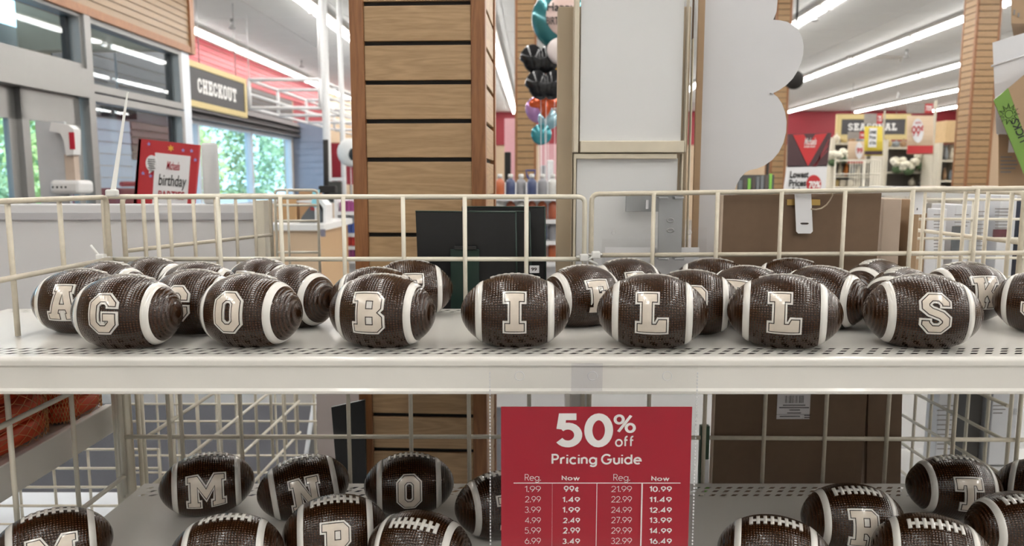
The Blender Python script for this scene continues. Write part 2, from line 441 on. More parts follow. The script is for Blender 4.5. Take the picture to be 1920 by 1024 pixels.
asphalt = mat('asphalt', (0.30, 0.30, 0.31), .9)
sid_out = mat('outside_siding', (0.42, 0.46, 0.55), .6)
brown_out = mat('outside_brown_siding', (0.16, 0.11, 0.095), .7)

HC = 3.95
# ------------------------------------------------------------------ shell
struct(MB().sbox((-6.2, -3.4, -.1), (16.2, 28.2, 0)).build('floor', mat('vinyl_floor', (.20, .20, .20), .4, var=.05, scale=1.5)))
tag(MB().sbox((-4.1, 1.9, .0005), (.6, 4.55, .009)).build('entrance_mat', carpet), 'dark grey carpet mat on the floor seen through the wires under the upper shelf', 'mat')
cl = struct(MB().sbox((-6.3, -3.4, HC + .013), (16.2, 28.2, HC + .15)).build('ceiling', grid_mat))
tile_me = MB().box((-.6, -.6, 0), (.6, .6, .012)).mesh('ceiling_tile')
tile_me.materials.append(ceil_mat)
rest = MB(); n_t = 0
cells = [(ix * 1.22 + .1, iy * 1.22 + .3) for ix in range(-5, 13) for iy in range(-6, 23)]
cells.sort(key=lambda c: (0 if (c[1] > 2.5 and abs(c[0]) < .75 * c[1] + .6) else 1, c[1]))
for X, Y in cells:
    p = S(X, Y, HC)
    if n_t < 290:
        o = link_mesh('ceiling_tile', tile_me, None, cl); o.location = p; o.rotation_euler = (0, 0, -AY); n_t += 1
    else:
        rest.sbox((X - .6, Y - .6, HC), (X + .6, Y + .6, HC + .012))
rest.build('distant_ceiling_tiles', ceil_mat, cl)['kind'] = 'stuff'
wr = struct(MB().sbox((16, -3.4, 0), (16.2, 28.2, HC)).build('wall_right', tan_wall))
wf = struct(MB().sbox((-6.2, -3.4, 0), (16.2, -3.2, HC)).build('wall_front', white))  # unseen wall, pulled in close behind the camera to cut frontal light
wb = struct(MB().sbox((-6.2, 28, 0), (16.2, 28.2, HC)).build('wall_back', tan_wall))
MB().sbox((-6, 27.94, 2.75), (16, 28, HC)).build('red_band', red_wall, wb, 'red painted upper band of the back wall')

def boards(parent, p0, p1, z0, z1, nrm, pitch, m, gap=.008, th=.018, name='siding_board'):
    """horizontal boards on a store-space wall line p0 -> p1, proud along nrm"""
    p0, p1, nrm = Vector(p0), Vector(p1), Vector(nrm)
    n = max(1, round((z1 - z0) / pitch)); h = (z1 - z0) / n
    L = (p1 - p0).length; d = (p1 - p0) / L
    mb = MB()
    prof = [(0, 0), (th, 0.0), (th * .55, h - gap), (0, h - gap)]
    for e in (0, L):
        mb.v += [S(*(d * e + nrm * a).to_tuple(), b) for a, b in prof]
    for i in range(4): mb.f.append([i, (i + 1) % 4, 4 + (i + 1) % 4, 4 + i]); mb.mi.append(0); mb.sm.append(False)
    mb.f += [[0, 1, 2, 3], [7, 6, 5, 4]]; mb.mi += [0, 0]; mb.sm += [False, False]
    me = mb.mesh(name); me.materials.append(m)
    for i in range(n):
        o = link_mesh(name, me, None, parent)
        o.location = S(p0.x, p0.y, z0 + i * h) - worldloc(parent)

# front wall of the store on the left (X = -6), past the vestibule
XW = -6.0
Ya, Yb = 9.3, 18.5
wl = MB()
wl.sbox((XW - .2, Ya, 0), (XW, Yb + .1, .92)); wl.sbox((XW - .2, Ya, 2.49), (XW, Yb + .1, HC))
wl.sbox((XW - .2, Yb - .12, .92), (XW, Yb + .1, 2.49)); wl.sbox((XW - .2, Ya, .92), (XW, 12.2, 2.49))
wl.sbox((XW - .2, 21.5, 0), (XW, 28.2, HC)); wl.sbox((XW - .2, -3.4, 0), (XW, 1.5, HC))
wl = struct(wl.build('wall_left', tan_wall))
boards(wl, (XW, 12.25), (XW, 18.5), 2.86, 3.38, (1, 0), .10, grey_band)
boards(wl, (XW, 12.25), (XW, 21.5), 3.38, HC, (1, 0), .10, red_wall)
boards(wl, (XW, 12.25), (XW, Yb), 2.49, 2.86, (1, 0), .12, grey_band, th=.22)
boards(wl, (XW, Ya), (XW, 11.0), 0, 2.3, (1, 0), .16, sid_out)
boards(wl, (XW, 11.0), (XW, 12.2), 0, 1.75, (1, 0), .8, sid_out)
boards(wl, (XW, 11.0), (XW, 12.2), 1.75, 2.3, (1, 0), .11, brown_out, th=.04)
boards(wl, (XW, Ya), (XW, 12.2), 2.3, HC, (1, 0), .16, grey_band)
# a wall that turns into the room at the end of the window
we = struct(MB().sbox((XW, Yb, 0), (-5.15, Yb + .12, 2.86)).build('wall_end', bluegrey))
boards(we, (XW, Yb), (-5.15, Yb), 0, 2.86, (0, -1), .16, bluegrey)
struct(MB().sbox((-6.2, Yb + .1, 0), (-6, 21.5, HC)).build('wall_left', red_wall))

win = struct(thing('window_4', None, None, S(XW, 12.2, .92)))
fr = MB()
for y in (12.2, 13.25, 15.75, 18.3): fr.sbox((XW - .12, y - .05, .92), (XW + .02, y + .05, 2.49))
fr.sbox((XW - .12, 12.2, .92), (XW + .02, 18.4, .99)); fr.sbox((XW - .12, 12.2, 2.42), (XW + .02, 18.4, 2.49))
fr.build('window_frame', alum_w, win)
for a, b in ((12.25, 13.2), (13.3, 15.7), (15.8, 18.25)):
    MB().sbox((XW - .07, a, .99), (XW - .06, b, 2.42)).build('pane', glass, win)

# vestibule front (X = -4.2): wood fascia over glass, sliding door near us
XV = -4.2; YV0, YV1 = 1.6, 9.2
wv = struct(MB().sbox((XV - .25, YV0, 2.98), (XV, YV1, HC)).sbox((XV - .25, YV0, 0), (XV, 3.4, 2.98)).build('wall_left', oak_far))
boards(wv, (XV, YV0), (XV, YV1), 3.03, HC, (1, 0), .078, oak_fascia, name='fascia_board', th=.02, gap=.006)
MB().sbox((XV - .26, YV0, 2.95), (XV + .035, YV1, 3.03)).build('fascia_trim', post_wood, wv)
MB().sbox((XV - .3, YV1 - .06, 2.95), (XV + .04, YV1 + .05, HC)).build('fascia_corner', post_wood, wv)
struct(MB().sbox((-6.2, 9.0, 2.98), (XV - .25, 9.2, HC)).sbox((-6.2, 9.12, 0), (-4.4, 9.2, .9)).build('wall_vestibule', tan_wall))
def frame(name, y0, y1, z0, z1, bar, m=alum, ext=0.0, left=True, right=True):
    t = struct(thing(name, None, None, S(XV, y0, z0)))
    mb = MB()
    mb.sbox((XV - .14, y0, z0), (XV, y1, z0 + bar)); mb.sbox((XV - .14, y0, z1 - bar), (XV, y1, z1))
    mb.sbox((XV - .14, y0, z0 + bar), (XV, y0 + bar, z1 - bar)); mb.sbox((XV - .14, y1 - bar, z0 + bar), (XV, y1, z1 - bar))
    mb.build('window_frame', m, t)
    g = MB().sbox((XV - .09, y0 + bar, z0 + bar), (XV - .075, y1 - bar, z1 - bar)).build('pane', glass, t)
    MB().sbox((XV - .15, y1 - bar - .045, z0 + bar), (XV - .10, y1 - bar, z1 - bar)).build('gasket', dark, t)
    return t
frame('window_1', 3.4, 7.0, 2.45, 2.97, .05)
frame('window_2', 7.05, 8.95, 2.27, 2.97, .07)
frame('window_3', 7.05, 8.95, .25, 2.25, .07)
struct(MB().sbox((XV - .2, 8.95, 0), (XV, 9.14, 2.97)).build('trim_1', alum_w))
struct(MB().sbox((XV - .18, 6.98, 0), (XV + .03, 7.08, 2.97)).build('trim_2', alum))
d1 = struct(thing('door_1', None, None, S(XV, 3.4, 0)))
MB().sbox((XV - .2, 3.4, 2.19), (XV + .05, 6.98, 2.45)).build('door_header', alum, d1)
for i, (a, b) in enumerate(((3.45, 4.9), (4.95, 6.12), (6.12, 6.92))):
    lf = MB(); off = -.03 - .05 * (i % 2)
    for q in ((a, a + .09), (b - .09, b)): lf.sbox((XV + off - .05, q[0], .02), (XV + off, q[1], 2.19))
    lf.sbox((XV + off - .05, a, 1.93), (XV + off, b, 2.19)); lf.sbox((XV + off - .05, a, .02), (XV + off, b, .3))
    lf = lf.build('door_leaf', alum, d1)
    MB().sbox((XV + off - .03, a + .09, .3), (XV + off - .02, b - .09, 1.93)).build('pane', glass, lf)
# outer side of the vestibule
struct(MB().sbox((-7.6, 1.5, 2.5), (-6.4, 12.2, 3.3)).build('trim_3', alum_w))
for y in (2.5, 4.7, 6.9, 8.9):
    struct(MB().sbox((-7.5, y - .06, 0), (-7.4, y + .06, 2.5)).build('trim_4', alum_w))
struct(MB().box((-60, -20, -.25), (-6.2, 70, -.12)).build('ground', asphalt))

# trees seen through the glass
leaf = [mat('leaf_a', (0.42, 0.55, 0.22), .6, var=.5, scale=3), mat('leaf_b', (0.32, 0.48, 0.28), .6, var=.5, scale=3)]
bark = mat('bark', (0.12, 0.08, 0.05), .9)
TL = ['round light green tree outside the front window, its left half', 'tall green tree outside the front window behind the mullion', 'dark green tree outside at the right end of the front window',
      'bluish green tree outside seen through the left door pane', 'green tree outside seen through the right door pane', 'low tree outside between the two door panes']
for i, (X, Y, h) in enumerate(((-17.5, 36, 5.0), (-16.5, 43, 6.2), (-14.0, 47, 6), (-22, 31, 4.9), (-16.5, 26, 5.6), (-25, 38, 5))):
    p = S(X, Y, -.12)
    t = thing('tree', TL[i], 'tree', p, 'trees in the car park')
    MB().tube([p, p + Vector((.1, 0, h * .3)), p + Vector((0, .1, h * .6))], .16, 8, r1=.08).build('trunk', bark, t)
    cr = MB()
    for k in range(1700):
        a = random.uniform(0, 6.28); zz = random.uniform(.10, .92); rr = 2.3 * math.sin(min(1, zz * 1.05) * 3.0) ** .6 * random.uniform(.3, 1) * (1 + .25 * math.sin(3 * a + 5 * zz + i))
        q = p + Vector((rr * math.cos(a), rr * math.sin(a), zz * h)); sz = random.uniform(.10, .22)
        d1_ = Vector((random.uniform(-1, 1), random.uniform(-1, 1), random.uniform(-1, 1))).normalized(); d2_ = d1_.orthogonal().normalized()
        cr.add([q - d1_ * sz, q + d2_ * sz * .6, q + d1_ * sz, q - d2_ * sz * .6], [(0, 1, 2, 3)])
    o = link_mesh('crown', cr.mesh('crown', p), leaf[i % 2], t); o['kind'] = 'stuff'

# fluorescent rows
ROWN = ['leftmost fluorescent light row along the red wall', 'second fluorescent light row from the left, by the white pole', 'fluorescent light row whose far end shows right of the near slat column',
        'fluorescent light row hidden behind the white framed boards', 'fluorescent light row highest at right, cut by the scalloped sign', 'long fluorescent light row at right ending at the slat column top',
        'fluorescent light row at right, third from the top', 'lowest long fluorescent light row at right above the banners', 'short far fluorescent light row at the far right']
for i, X in enumerate((-5.62, -3.22, -.78, 1.66, 4.1, 6.5, 8.98, 11.4, 13.9)):
    Y0r = 9.4 if i == 0 else -3.0
    t = thing('fluorescent_light', ROWN[i], 'ceiling light', S(X, -5, HC - .12), 'fluorescent rows under the ceiling')
    MB().sbox((X - .11, Y0r, HC - .055), (X + .11, 27.6, HC - .001)).build('housing', housing, t)
    Y = Y0r
    sock = MB()
    while Y < 25.4:
        L = 2.35
        b = MB()
        for dx in (-.045, .045): b.cyl(S(X + dx, Y + .05, HC - .08), S(X + dx, Y + L - .05, HC - .08), .024, 8)
        b.build('tube', tube_mat, t)
        sock.sbox((X - .08, Y - .03, HC - .12), (X + .08, Y + .03, HC - .055))
        Y += L
    sock.build('lamp_holders', housing, t)['kind'] = 'stuff'
# sprinkler heads and ceiling fittings
steel = mat('steel', (0.45, 0.45, 0.45), .35, metal=.8)
SPR = [(435, 48, 'sprinkler head hanging left of the second light row'), (565, 122, 'sprinkler head hanging above the white frame rails'), (1528, 33, 'sprinkler head hanging right of the scalloped sign top'), (1700, 103, 'sprinkler head hanging by the dark ceiling vent bar'), (1685, 180, 'small far sprinkler head above the yellow banner')]
for u, v, lab in SPR:
    d = ray(u, v); q = (HC - .1 - ZC) / d.z; p = Vector((d.x * q, d.y * q, HC))
    t = thing('sprinkler', lab, 'sprinkler', p, 'sprinkler heads')
    MB().cyl(p, p - Vector((0, 0, .12)), .025, 8).build('drop_pipe', steel, t)
    MB().lathe([(.03, -.12), (.06, -.13), (.06, -.145), (.02, -.16)], p, 12).build('deflector', steel, t)
d = ray(1640, 110); q = (HC - .05 - ZC) / d.z; p = Vector((d.x * q, d.y * q, HC))
tag(MB().box((p.x - .55, p.y - .05, HC - .05), (p.x + .55, p.y + .05, HC + .001)).box((p.x + .5, p.y - .02, HC - .12), (p.x + .54, p.y + .02, HC)).build('ceiling_vent', housing), 'dark bar shaped vent in the ceiling between the right light rows', 'vent')
p = S(4.6, 12.6, 0)
d = ray(1489, 150); q = 9 / d.y; p = d * q + Vector((0, 0, ZC))
t = thing('dome_camera', 'black dome camera hanging by the scalloped sign edge', 'camera', p)
MB().blob(p, .11, .11, .11, 16, 10).build('dome', dark, t)
MB().cyl(p, (p.x, p.y, HC), .012, 8).build('stem', dark, t)

# ------------------------------------------------------------------ slat columns
def slat_column(name, label, c, yaw, wx, wy, z1, faces, mslat, post=.026, pitch=.0762):
    """square column: corner posts and separate horizontal slats on the faces we can see"""
    t = thing(name, label, 'column', (c[0], c[1], 0), 'slat wall columns')
    t.rotation_euler = (0, 0, yaw)
    def put(mb, nm, m): return link_mesh(nm, mb.mesh(nm), m, t)
    put(MB().box((-wx / 2 + .012, -wy / 2 + .012, 0), (wx / 2 - .012, wy / 2 - .012, z1)), 'core', dark)
    for sx in (-1, 1):
        for sy in (-1, 1):
            x, y = sx * (wx / 2 - post / 2), sy * (wy / 2 - post / 2)
            put(MB().box((x - post / 2, y - post / 2, 0), (x + post / 2, y + post / 2, z1), bev=.002), 'corner_post', post_wood)
    for f in faces:
        L = (wx if f in 'fb' else wy) - 2 * post
        h = pitch - .0085
        me = MB().box((-L / 2, -.008, 0), (L / 2, .008, h), bev=.0012).mesh('slat'); me.materials.append(mslat)
        n = int(z1 / pitch)
        for i in range(n):
            o = link_mesh('slat', me, None, t)
            z = i * pitch + .02
            if f == 'f': o.location = (0, -wy / 2 + .012, z)
            if f == 'r': o.location = (wx / 2 - .012, 0, z); o.rotation_euler = (0, 0, math.pi / 2)
            if f == 'l': o.location = (-wx / 2 + .012, 0, z); o.rotation_euler = (0, 0, -math.pi / 2)
    return t
YC = 1.52
xl, xr = Uy(665, 250, YC).x, Uy(918, 250, YC).x
slat_column('slat_column', 'big oak slat column with orange brown posts, nearest of the columns', ((xl + xr) / 2, YC + .14), -.055, xr - xl, .28, HC, 'fr', oak, post=.0285)
def far_col(u0, u1, v, y, label, faces, yaw, ratio=1.0):
    a, b = Uy(u0, v, y), Uy(u1, v, y)
    wx = b.x - a.x
    slat_column('slat_column', label, ((a.x + b.x) / 2, y + wx * ratio / 2), yaw, wx, wx * ratio, HC, faces, oak_far, post=.03)
far_col(966, 1007, 150, 8.9, 'thin far oak slat column left of the balloon bunch', 'f', -.03)
far_col(1446, 1476, 260, 10.2, 'far oak slat column partly behind the scalloped white sign', 'f', -.03)
a = Uy(1848, 200, 9.2)
slat_column('slat_column', 'tall far oak slat column at right with two faces visible', (a.x, a.y + .2), -.03, .295, .295, HC, 'fl', oak_far, post=.03)

# ------------------------------------------------------------------ the near display fixture
YF, YB = .888, 1.228
ZS = ZC - .211                      # top shelf surface
ZL = ZC - .520                      # lower shelf surface
XL, XR = -.672, .655
YFEN = 1.250
hole_dark = dark

def deck(x0, x1, y0, y1, z, rows, th=.0003, slot=.0088, gap=.0095, depth=.0072, skew=.007):
    """sheet with rows of real slanted slots punched through it"""
    mb = MB()
    edges = [y0]
    for r in sorted(rows): edges += [r - depth / 2, r + depth / 2]
    edges.append(y1)
    def quad(p): 
        k = len(mb.v); mb.v += [Vector((a, b, z)) for a, b in p] + [Vector((a, b, z - th)) for a, b in p]
        mb.f += [[k, k + 1, k + 2, k + 3], [k + 7, k + 6, k + 5, k + 4]] + [[k + i, k + 4 + i, k + 4 + (i + 1) % 4, k + (i + 1) % 4] for i in range(4)]
        mb.mi += [0] * 6; mb.sm += [False] * 6
    for i in range(0, len(edges), 2): quad([(x0, edges[i]), (x1, edges[i]), (x1, edges[i + 1]), (x0, edges[i + 1])])
    for j, r in enumerate(sorted(rows)):
        ya, yb = r - depth / 2, r + depth / 2
        x = x0 + .012 + (j % 2) * (slot + gap) / 2
        px = x0; ps = 0
        while x + slot + skew < x1:
            quad([(px, ya), (x, ya), (x + skew, yb), (px + ps, yb)])
            px = x + slot; ps = skew; x += slot + gap
        quad([(px, ya), (x1, ya), (x1, yb), (px + ps, yb)])
    return mb
def shelf_unit(name, label, x0, x1, y0, y1, z, rows, lip=.044):
    t = thing(name, label, 'shelf', (0, (y0 + y1) / 2, z - .003))
    deck(x0, x1, y0, y1, z, rows).build('shelf_deck', shelf_white, t)
    MB().box((x0, y0 + .003, z - .024), (x1, y1, z - .022)).build('underside_pan', dark, t)  # dark sheet added below the deck to give the slots their shade
    # rolled lip profile in (y, z), extruded along x
    pr = []
    for k in range(7):
        a = math.pi / 2 * k / 6
        pr.append((y0 - .006 * math.sin(a), z - .006 + .006 * math.cos(a)))
    pr += [(y0 - .0062, z - .010), (y0 - .004, z - .013), (y0 - .0065, z - lip + .006), (y0 - .0095, z - lip + .003), (y0 - .0095, z - lip), (y0 + .004, z - lip - .001), (y0 + .012, z - lip + .002)]
    back = [(y + .0022, q - .0012) for y, q in pr[::-1]]
    prof = pr + back
    mb = MB(); n = len(prof)
    mb.v = [Vector((x0, a, b)) for a, b in prof] + [Vector((x1, a, b)) for a, b in prof]
    for i in range(n):
        j = (i + 1) % n; mb.f.append([i, j, n + j, n + i]); mb.mi.append(0); mb.sm.append(False)
    mb.build('front_lip', shelf_white, t)
    for x in (x0 + .02, x1 - .024):
        MB().box((x, y0 + .02, z - .03), (x + .004, y1, z - .003)).build('bracket', shelf_white, t)
    return t
shelf_unit('display_shelf', 'cream enamel upper shelf with punched slots holding two rows of footballs', -.84, .94, YF, YB, ZS, [.9035, .9165, .9295, 1.200, 1.214])
shelf_unit('display_shelf', 'cream enamel lower shelf in shadow below the price sign', XL + .035, .94, .70, YB + .012, ZL, [.72, .735, 1.192, 1.208, 1.222])

def bent(p0, p1, p2, p3, r=.012, n=4):
    """path p0->p1->p2->p3 with rounded corners at p1 and p2"""
    P = [Vector(p) for p in (p0, p1, p2, p3)]; out = [P[0]]
    for i in (1, 2):
        a = P[i] + (P[i - 1] - P[i]).normalized() * r; b = P[i] + (P[i + 1] - P[i]).normalized() * r
        for k in range(n + 1):
            t = k / n; out.append(a * (1 - t) ** 2 + P[i] * 2 * t * (1 - t) + b * t * t)
    return out + [P[3]]
def fence(name, label, a, b, zt, zb, rails, wires, m, r=.0041, rw=.0036, bend=True):
    """wire fence panel from ground point a to b (x, y); zt may be (z at a, z at b); rails: list of heights"""
    a, b = Vector((a[0], a[1])), Vector((b[0], b[1]))
    za, zb_ = zt if isinstance(zt, tuple) else (zt, zt)
    t = thing(name, label, 'wire fence', (*((a + b) / 2), zb))
    MB().tube(bent((a.x, a.y, zb), (a.x, a.y, za), (b.x, b.y, zb_), (b.x, b.y, zb)), r, 10).build('frame', m, t)
    nr = Vector((b.y - a.y, a.x - b.x)).normalized() * (r + rw * .6)
    for z in rails:
        z0, z1 = z if isinstance(z, tuple) else (z, z)
        MB().cyl((a.x, a.y, z0), (b.x, b.y, z1), r * .95, 10).build('rail', m, t)
    for k in wires:
        p = a.lerp(b, k); z = za + (zb_ - za) * k
        MB().cyl((p.x + nr.x * .7, p.y + nr.y * .7, zb), (p.x + nr.x * .7, p.y + nr.y * .7, z), rw, 8).build('wire', m, t)
    return t
def xw(u, y=YFEN): return Uy(u, 430, y).x
xm = xw(1102)
x0, x1 = xw(197), xw(1096)
us = [298, 413, 529, 646, 757, 872, 987]
fence('wire_fence', 'cream wire fence along the back of the upper shelf, left panel', (x0, YFEN), (x1, YFEN), Uy(600, 369, YFEN).z, ZS - .06, [Uy(600, 486, YFEN).z], [(xw(u) - x0) / (x1 - x0) for u in us], wire_white)
x0r, x1r = xw(1109), xw(1990)
us = [1224, 1343, 1462, 1580, 1706, 1826, 1940]
fence('wire_fence', 'chipped cream wire fence along the back of the upper shelf, right panel', (x0r, YFEN + .002), (x1r, YFEN + .002), (Uy(1110, 364, YFEN).z, Uy(1920, 352, YFEN).z), ZS - .06, [(Uy(1110, 479, YFEN).z, Uy(1920, 474, YFEN).z)], [(xw(u) - x0r) / (x1r - x0r) for u in us], wire_worn)
# below the upper shelf
us = [(645 - 0), 765, 877, 993]
zr = Uy(600, 819, YFEN).z
fence('wire_fence', 'wire fence behind the lower shelf, left panel under the upper shelf', (xw(197), YFEN), (xw(1096), YFEN), ZS - .065, ZL - .03, [zr], [(xw(u) - x0) / (x1 - x0) for u in (298, 322, 437, 645, 765, 877, 993)], wire_white)
fence('wire_fence', 'wire fence behind the lower shelf, right panel in front of the brown boards', (x0r, YFEN + .002), (x1r, YFEN + .002), ZS - .065, ZL - .03, [(Uy(1320, 820, YFEN).z, Uy(1920, 826, YFEN).z)], [(xw(u) - x0r) / (x1r - x0r) for u in (1224, 1332, 1448, 1566, 1686, 1815, 1940)], wire_worn)
# side fences
zt = ZC - .026
fence('wire_fence', 'cream wire fence closing the left end of the upper shelf', (XL, YFEN - .008), (XL, .60), zt, ZS + .001, [ZS + .082], [.19, .37, .55, .73, .9], wire_worn)
fence('wire_fence', 'wire fence closing the left end of the lower shelf', (XL - .0, YFEN - .008), (XL, .60), ZS - .06, ZL - .02, [ZL + .20, ZL + .012], [.2, .42, .64, .86], wire_white)
XFR = .862                          # side fence of the bay behind, seen through the right back panel
fence('wire_fence', 'cream wire fence running away behind the right back fence panel', (XFR, 1.62), (XFR, 1.262), Uy(1715, 357, 1.60).z, ZC - .299, [Uy(1709, 431, 1.60).z], [.03, .17, .36, .56, .75, .93], wire_worn)
# fences of the bays behind
fence('wire_fence', 'wire fence running away behind the left corner of the upper shelf', (XL + .012, YFEN + .02), (-.535, 1.66), (ZC - .026, ZC - .03), ZC - .22, [ZC - .118], [.1, .25, .4, .55, .7, .85], wire_worn, r=.004, rw=.0036)
MB().cyl((XL + .012, YFEN + .028, 0), (XL + .012, YFEN + .028, ZC - .2), .004, 8).build('leg', wire_worn, bpy.data.objects['wire_fence.00%d' % (len([o for o in bpy.data.objects if o.name.startswith('wire_fence')]) - 1)])
fence('wire_fence', 'small far wire rack end standing left of the checkout counter', (-.60, 1.9), (-.492, 1.9), ZC - .022, ZC - .24, [ZC - .06, ZC - .10, ZC - .18], [.3], wire_white, r=.0035, rw=.003)
MB().cyl((-.60, 1.9, 0), (-.60, 1.9, ZC - .2), .003, 8).build('leg', wire_white, bpy.data.objects['wire_fence.00%d' % (len([o for o in bpy.data.objects if o.name.startswith('wire_fence')]) - 1)])
# upright posts of the fixture
for x, lab in ((XL - .012, 'left corner upright'), (.955, 'right corner upright')):
    tag(MB().box((x - .012, YFEN + .008, 0.0), (x + .012, YFEN + .032, ZS + .01), bev=.002).build('upright_post', wire_white), 'square cream upright post at the ' + lab.split()[0] + ' back corner of the display fixture', 'post')
# zip ties
clear = mat('nylon_tie', (0.72, 0.72, 0.70), .35, var=.02)
p0, p1 = Uy(211, 362, YFEN - .02), Uy(239, 172, YFEN + .02)
t = thing('cable_tie', 'long white cable tie sticking up from the left back corner', 'cable tie', p0)
dd = (p1 - p0).normalized()
mb = MB(); mb.slab([p0 + Vector((-.0042, 0, 0)), p0 + Vector((.0042, 0, 0)), p1 + Vector((.0012, 0, 0)), p1 + Vector((-.0012, 0, 0))], (0, .0016, 0)); mb.build('strap', clear, t)
MB().box(p0 - Vector((.009, .008, .006)), p0 + Vector((.009, .006, .006)), bev=.003).build('tie_head', clear, t)
def tie(u, v, y, du, dv, label):
    p = Uy(u, v, y); q = Uy(u + du, v + dv, y - .012)
    t = thing('cable_tie', label, 'cable tie', p)
    MB().tube([p + Vector((.011 * math.cos(k * .7), .002 + .008 * math.sin(k * .7), 0)) for k in range(9)], .0016, 6, closed=True).build('loop', clear, t)
    MB().box(p - Vector((.007, .016, .006)), p + Vector((.007, -.004, .006)), bev=.002).build('tie_head', clear, t)
    MB().cyl(p + Vector((0, -.012, 0)), q, .0022, 6).build('tail', clear, t)
tie(1094, 482, YFEN - .004, 26, 14, 'clear cable tie joining the two back fence panels, left head')
tie(1116, 477, YFEN - .004, -22, 16, 'clear cable tie joining the two back fence panels, right head')
tie(196, 482, YFEN - .01, -26, -22, 'clear cable tie at the left back corner of the upper shelf')

# ------------------------------------------------------------------ footballs
R, AX = .0492, .0708
FLAT = -.0425
def glaze(name, rgb, bump):
    m = bpy.data.materials.new(name); m.use_nodes = True
    nt = m.node_tree; b = nt.nodes['Principled BSDF']
    b.inputs['Base Color'].default_value = (*rgb, 1); b.inputs['Roughness'].default_value = .06
    b.inputs['Coat Weight'].default_value = 0.0
    tc = nt.nodes.new('ShaderNodeTexCoord')
    uv = nt.nodes.new('ShaderNodeUVMap'); sep = nt.nodes.new('ShaderNodeSeparateXYZ')
    nt.links.new(uv.outputs[0], sep.inputs[0])
    n = nt.nodes.new('ShaderNodeTexNoise'); n.inputs['Scale'].default_value = 70
    nt.links.new(tc.outputs['Object'], n.inputs['Vector'])
    def M(op, a, b_=None):
        n = nt.nodes.new('ShaderNodeMath'); n.operation = op
        for i, q in enumerate((a, b_)):
            if q is None: continue
            if isinstance(q, (int, float)): n.inputs[i].default_value = q
            else: nt.links.new(q, n.inputs[i])
        return n.outputs[0]
    sx = M('SINE', M('MULTIPLY', sep.outputs[0], 2 * math.pi)); sy = M('SINE', M('MULTIPLY', sep.outputs[1], 2 * math.pi))
    h = M('MULTIPLY', M('MULTIPLY', M('ADD', sx, 1), M('ADD', sy, 1)), .25)
    h2 = M('ADD', M('MULTIPLY', h, .8), M('MULTIPLY', n.outputs['Fac'], .45))
    bp = nt.nodes.new('ShaderNodeBump'); bp.inputs['Strength'].default_value = bump; bp.inputs['Distance'].default_value = .00045
    nt.links.new(h2, bp.inputs['Height'])
    nt.links.new(bp.outputs[0], b.inputs['Normal'])
    nt.links.new(bp.outputs[0], b.inputs['Coat Normal'])
    mx = nt.nodes.new('ShaderNodeMix'); mx.data_type = 'RGBA'; mx.clamp_factor = True
    mx.inputs[6].default_value = (*[c * .62 for c in rgb], 1); mx.inputs[7].default_value = (*[c * 1.7 for c in rgb], 1)
    nt.links.new(h2, mx.inputs[0]); nt.links.new(mx.outputs[2], b.inputs['Base Color'])
    return m
brown = glaze('brown_glaze', (0.0255, 0.0098, 0.0034), .6)
white_glaze = mat('white_glaze', (0.66, 0.64, 0.60), .08, coat=.5, var=.03, bump=.25, scale=120)
cream = mat('cream_glaze', (0.62, 0.55, 0.47), .16, coat=.5, var=.22, scale=60, bump=.2)
ink = mat('dark_line', (0.028, 0.012, 0.008), .2, coat=.4)
bisque = mat('bisque', (0.75, 0.73, 0.68), .8)
def rad(x): return R * max(0.0, 1 - (abs(x) / AX) ** 2.05) ** .53
def on_ball(x, phi, h=0.0):
    r = rad(x) + h
    return Vector((x, -r * math.cos(phi), max(r * math.sin(phi), FLAT - h * .2) - FLAT))
def ball_body():
    nx, na = 56, 72
    me = bpy.data.meshes.new('body'); vs, fs, uvs = [], [], []
    for i in range(nx + 1):
        x = -AX * math.cos(math.pi * i / nx)
        for j in range(na + 1):
            phi = -math.pi / 2 + 2 * math.pi * j / na
            vs.append(tuple(on_ball(x, phi))); uvs.append((x / .0034, phi * 90 / (2 * math.pi)))
    for i in range(nx):
        for j in range(na):
            a = i * (na + 1) + j; fs.append((a, a + 1, a + na + 2, a + na + 1))
    me.from_pydata(vs, [], fs)
    ul = me.uv_layers.new(name='UVMap')
    for p in me.polygons:
        p.use_smooth = True
        for li in p.loop_indices: ul.data[li].uv = uvs[me.loops[li].vertex_index]
    me.materials.append(brown); me.update()
    bm = bmesh.new(); bm.from_mesh(me); bmesh.ops.remove_doubles(bm, verts=bm.verts, dist=1e-6); bmesh.ops.recalc_face_normals(bm, faces=bm.faces); bm.to_mesh(me); bm.free()
    return me
def ball_stripe(xs, hw=.0045):
    mb = MB(); na = 64; prof = [(xs - hw, -.001), (xs - hw + .0006, .0007), (xs, .001), (xs + hw - .0006, .0007), (xs + hw, -.001)]
    for x, h in prof:
        for j in range(na): mb.v.append(on_ball(x, -math.pi / 2 + 2 * math.pi * j / na, h))
    for i in range(len(prof) - 1):
        for j in range(na):
            j2 = (j + 1) % na; mb.f.append([i * na + j, i * na + j2, (i + 1) * na + j2, (i + 1) * na + j]); mb.mi.append(0); mb.sm.append(True)
    me = mb.mesh('stripe'); me.materials.append(white_glaze); return me
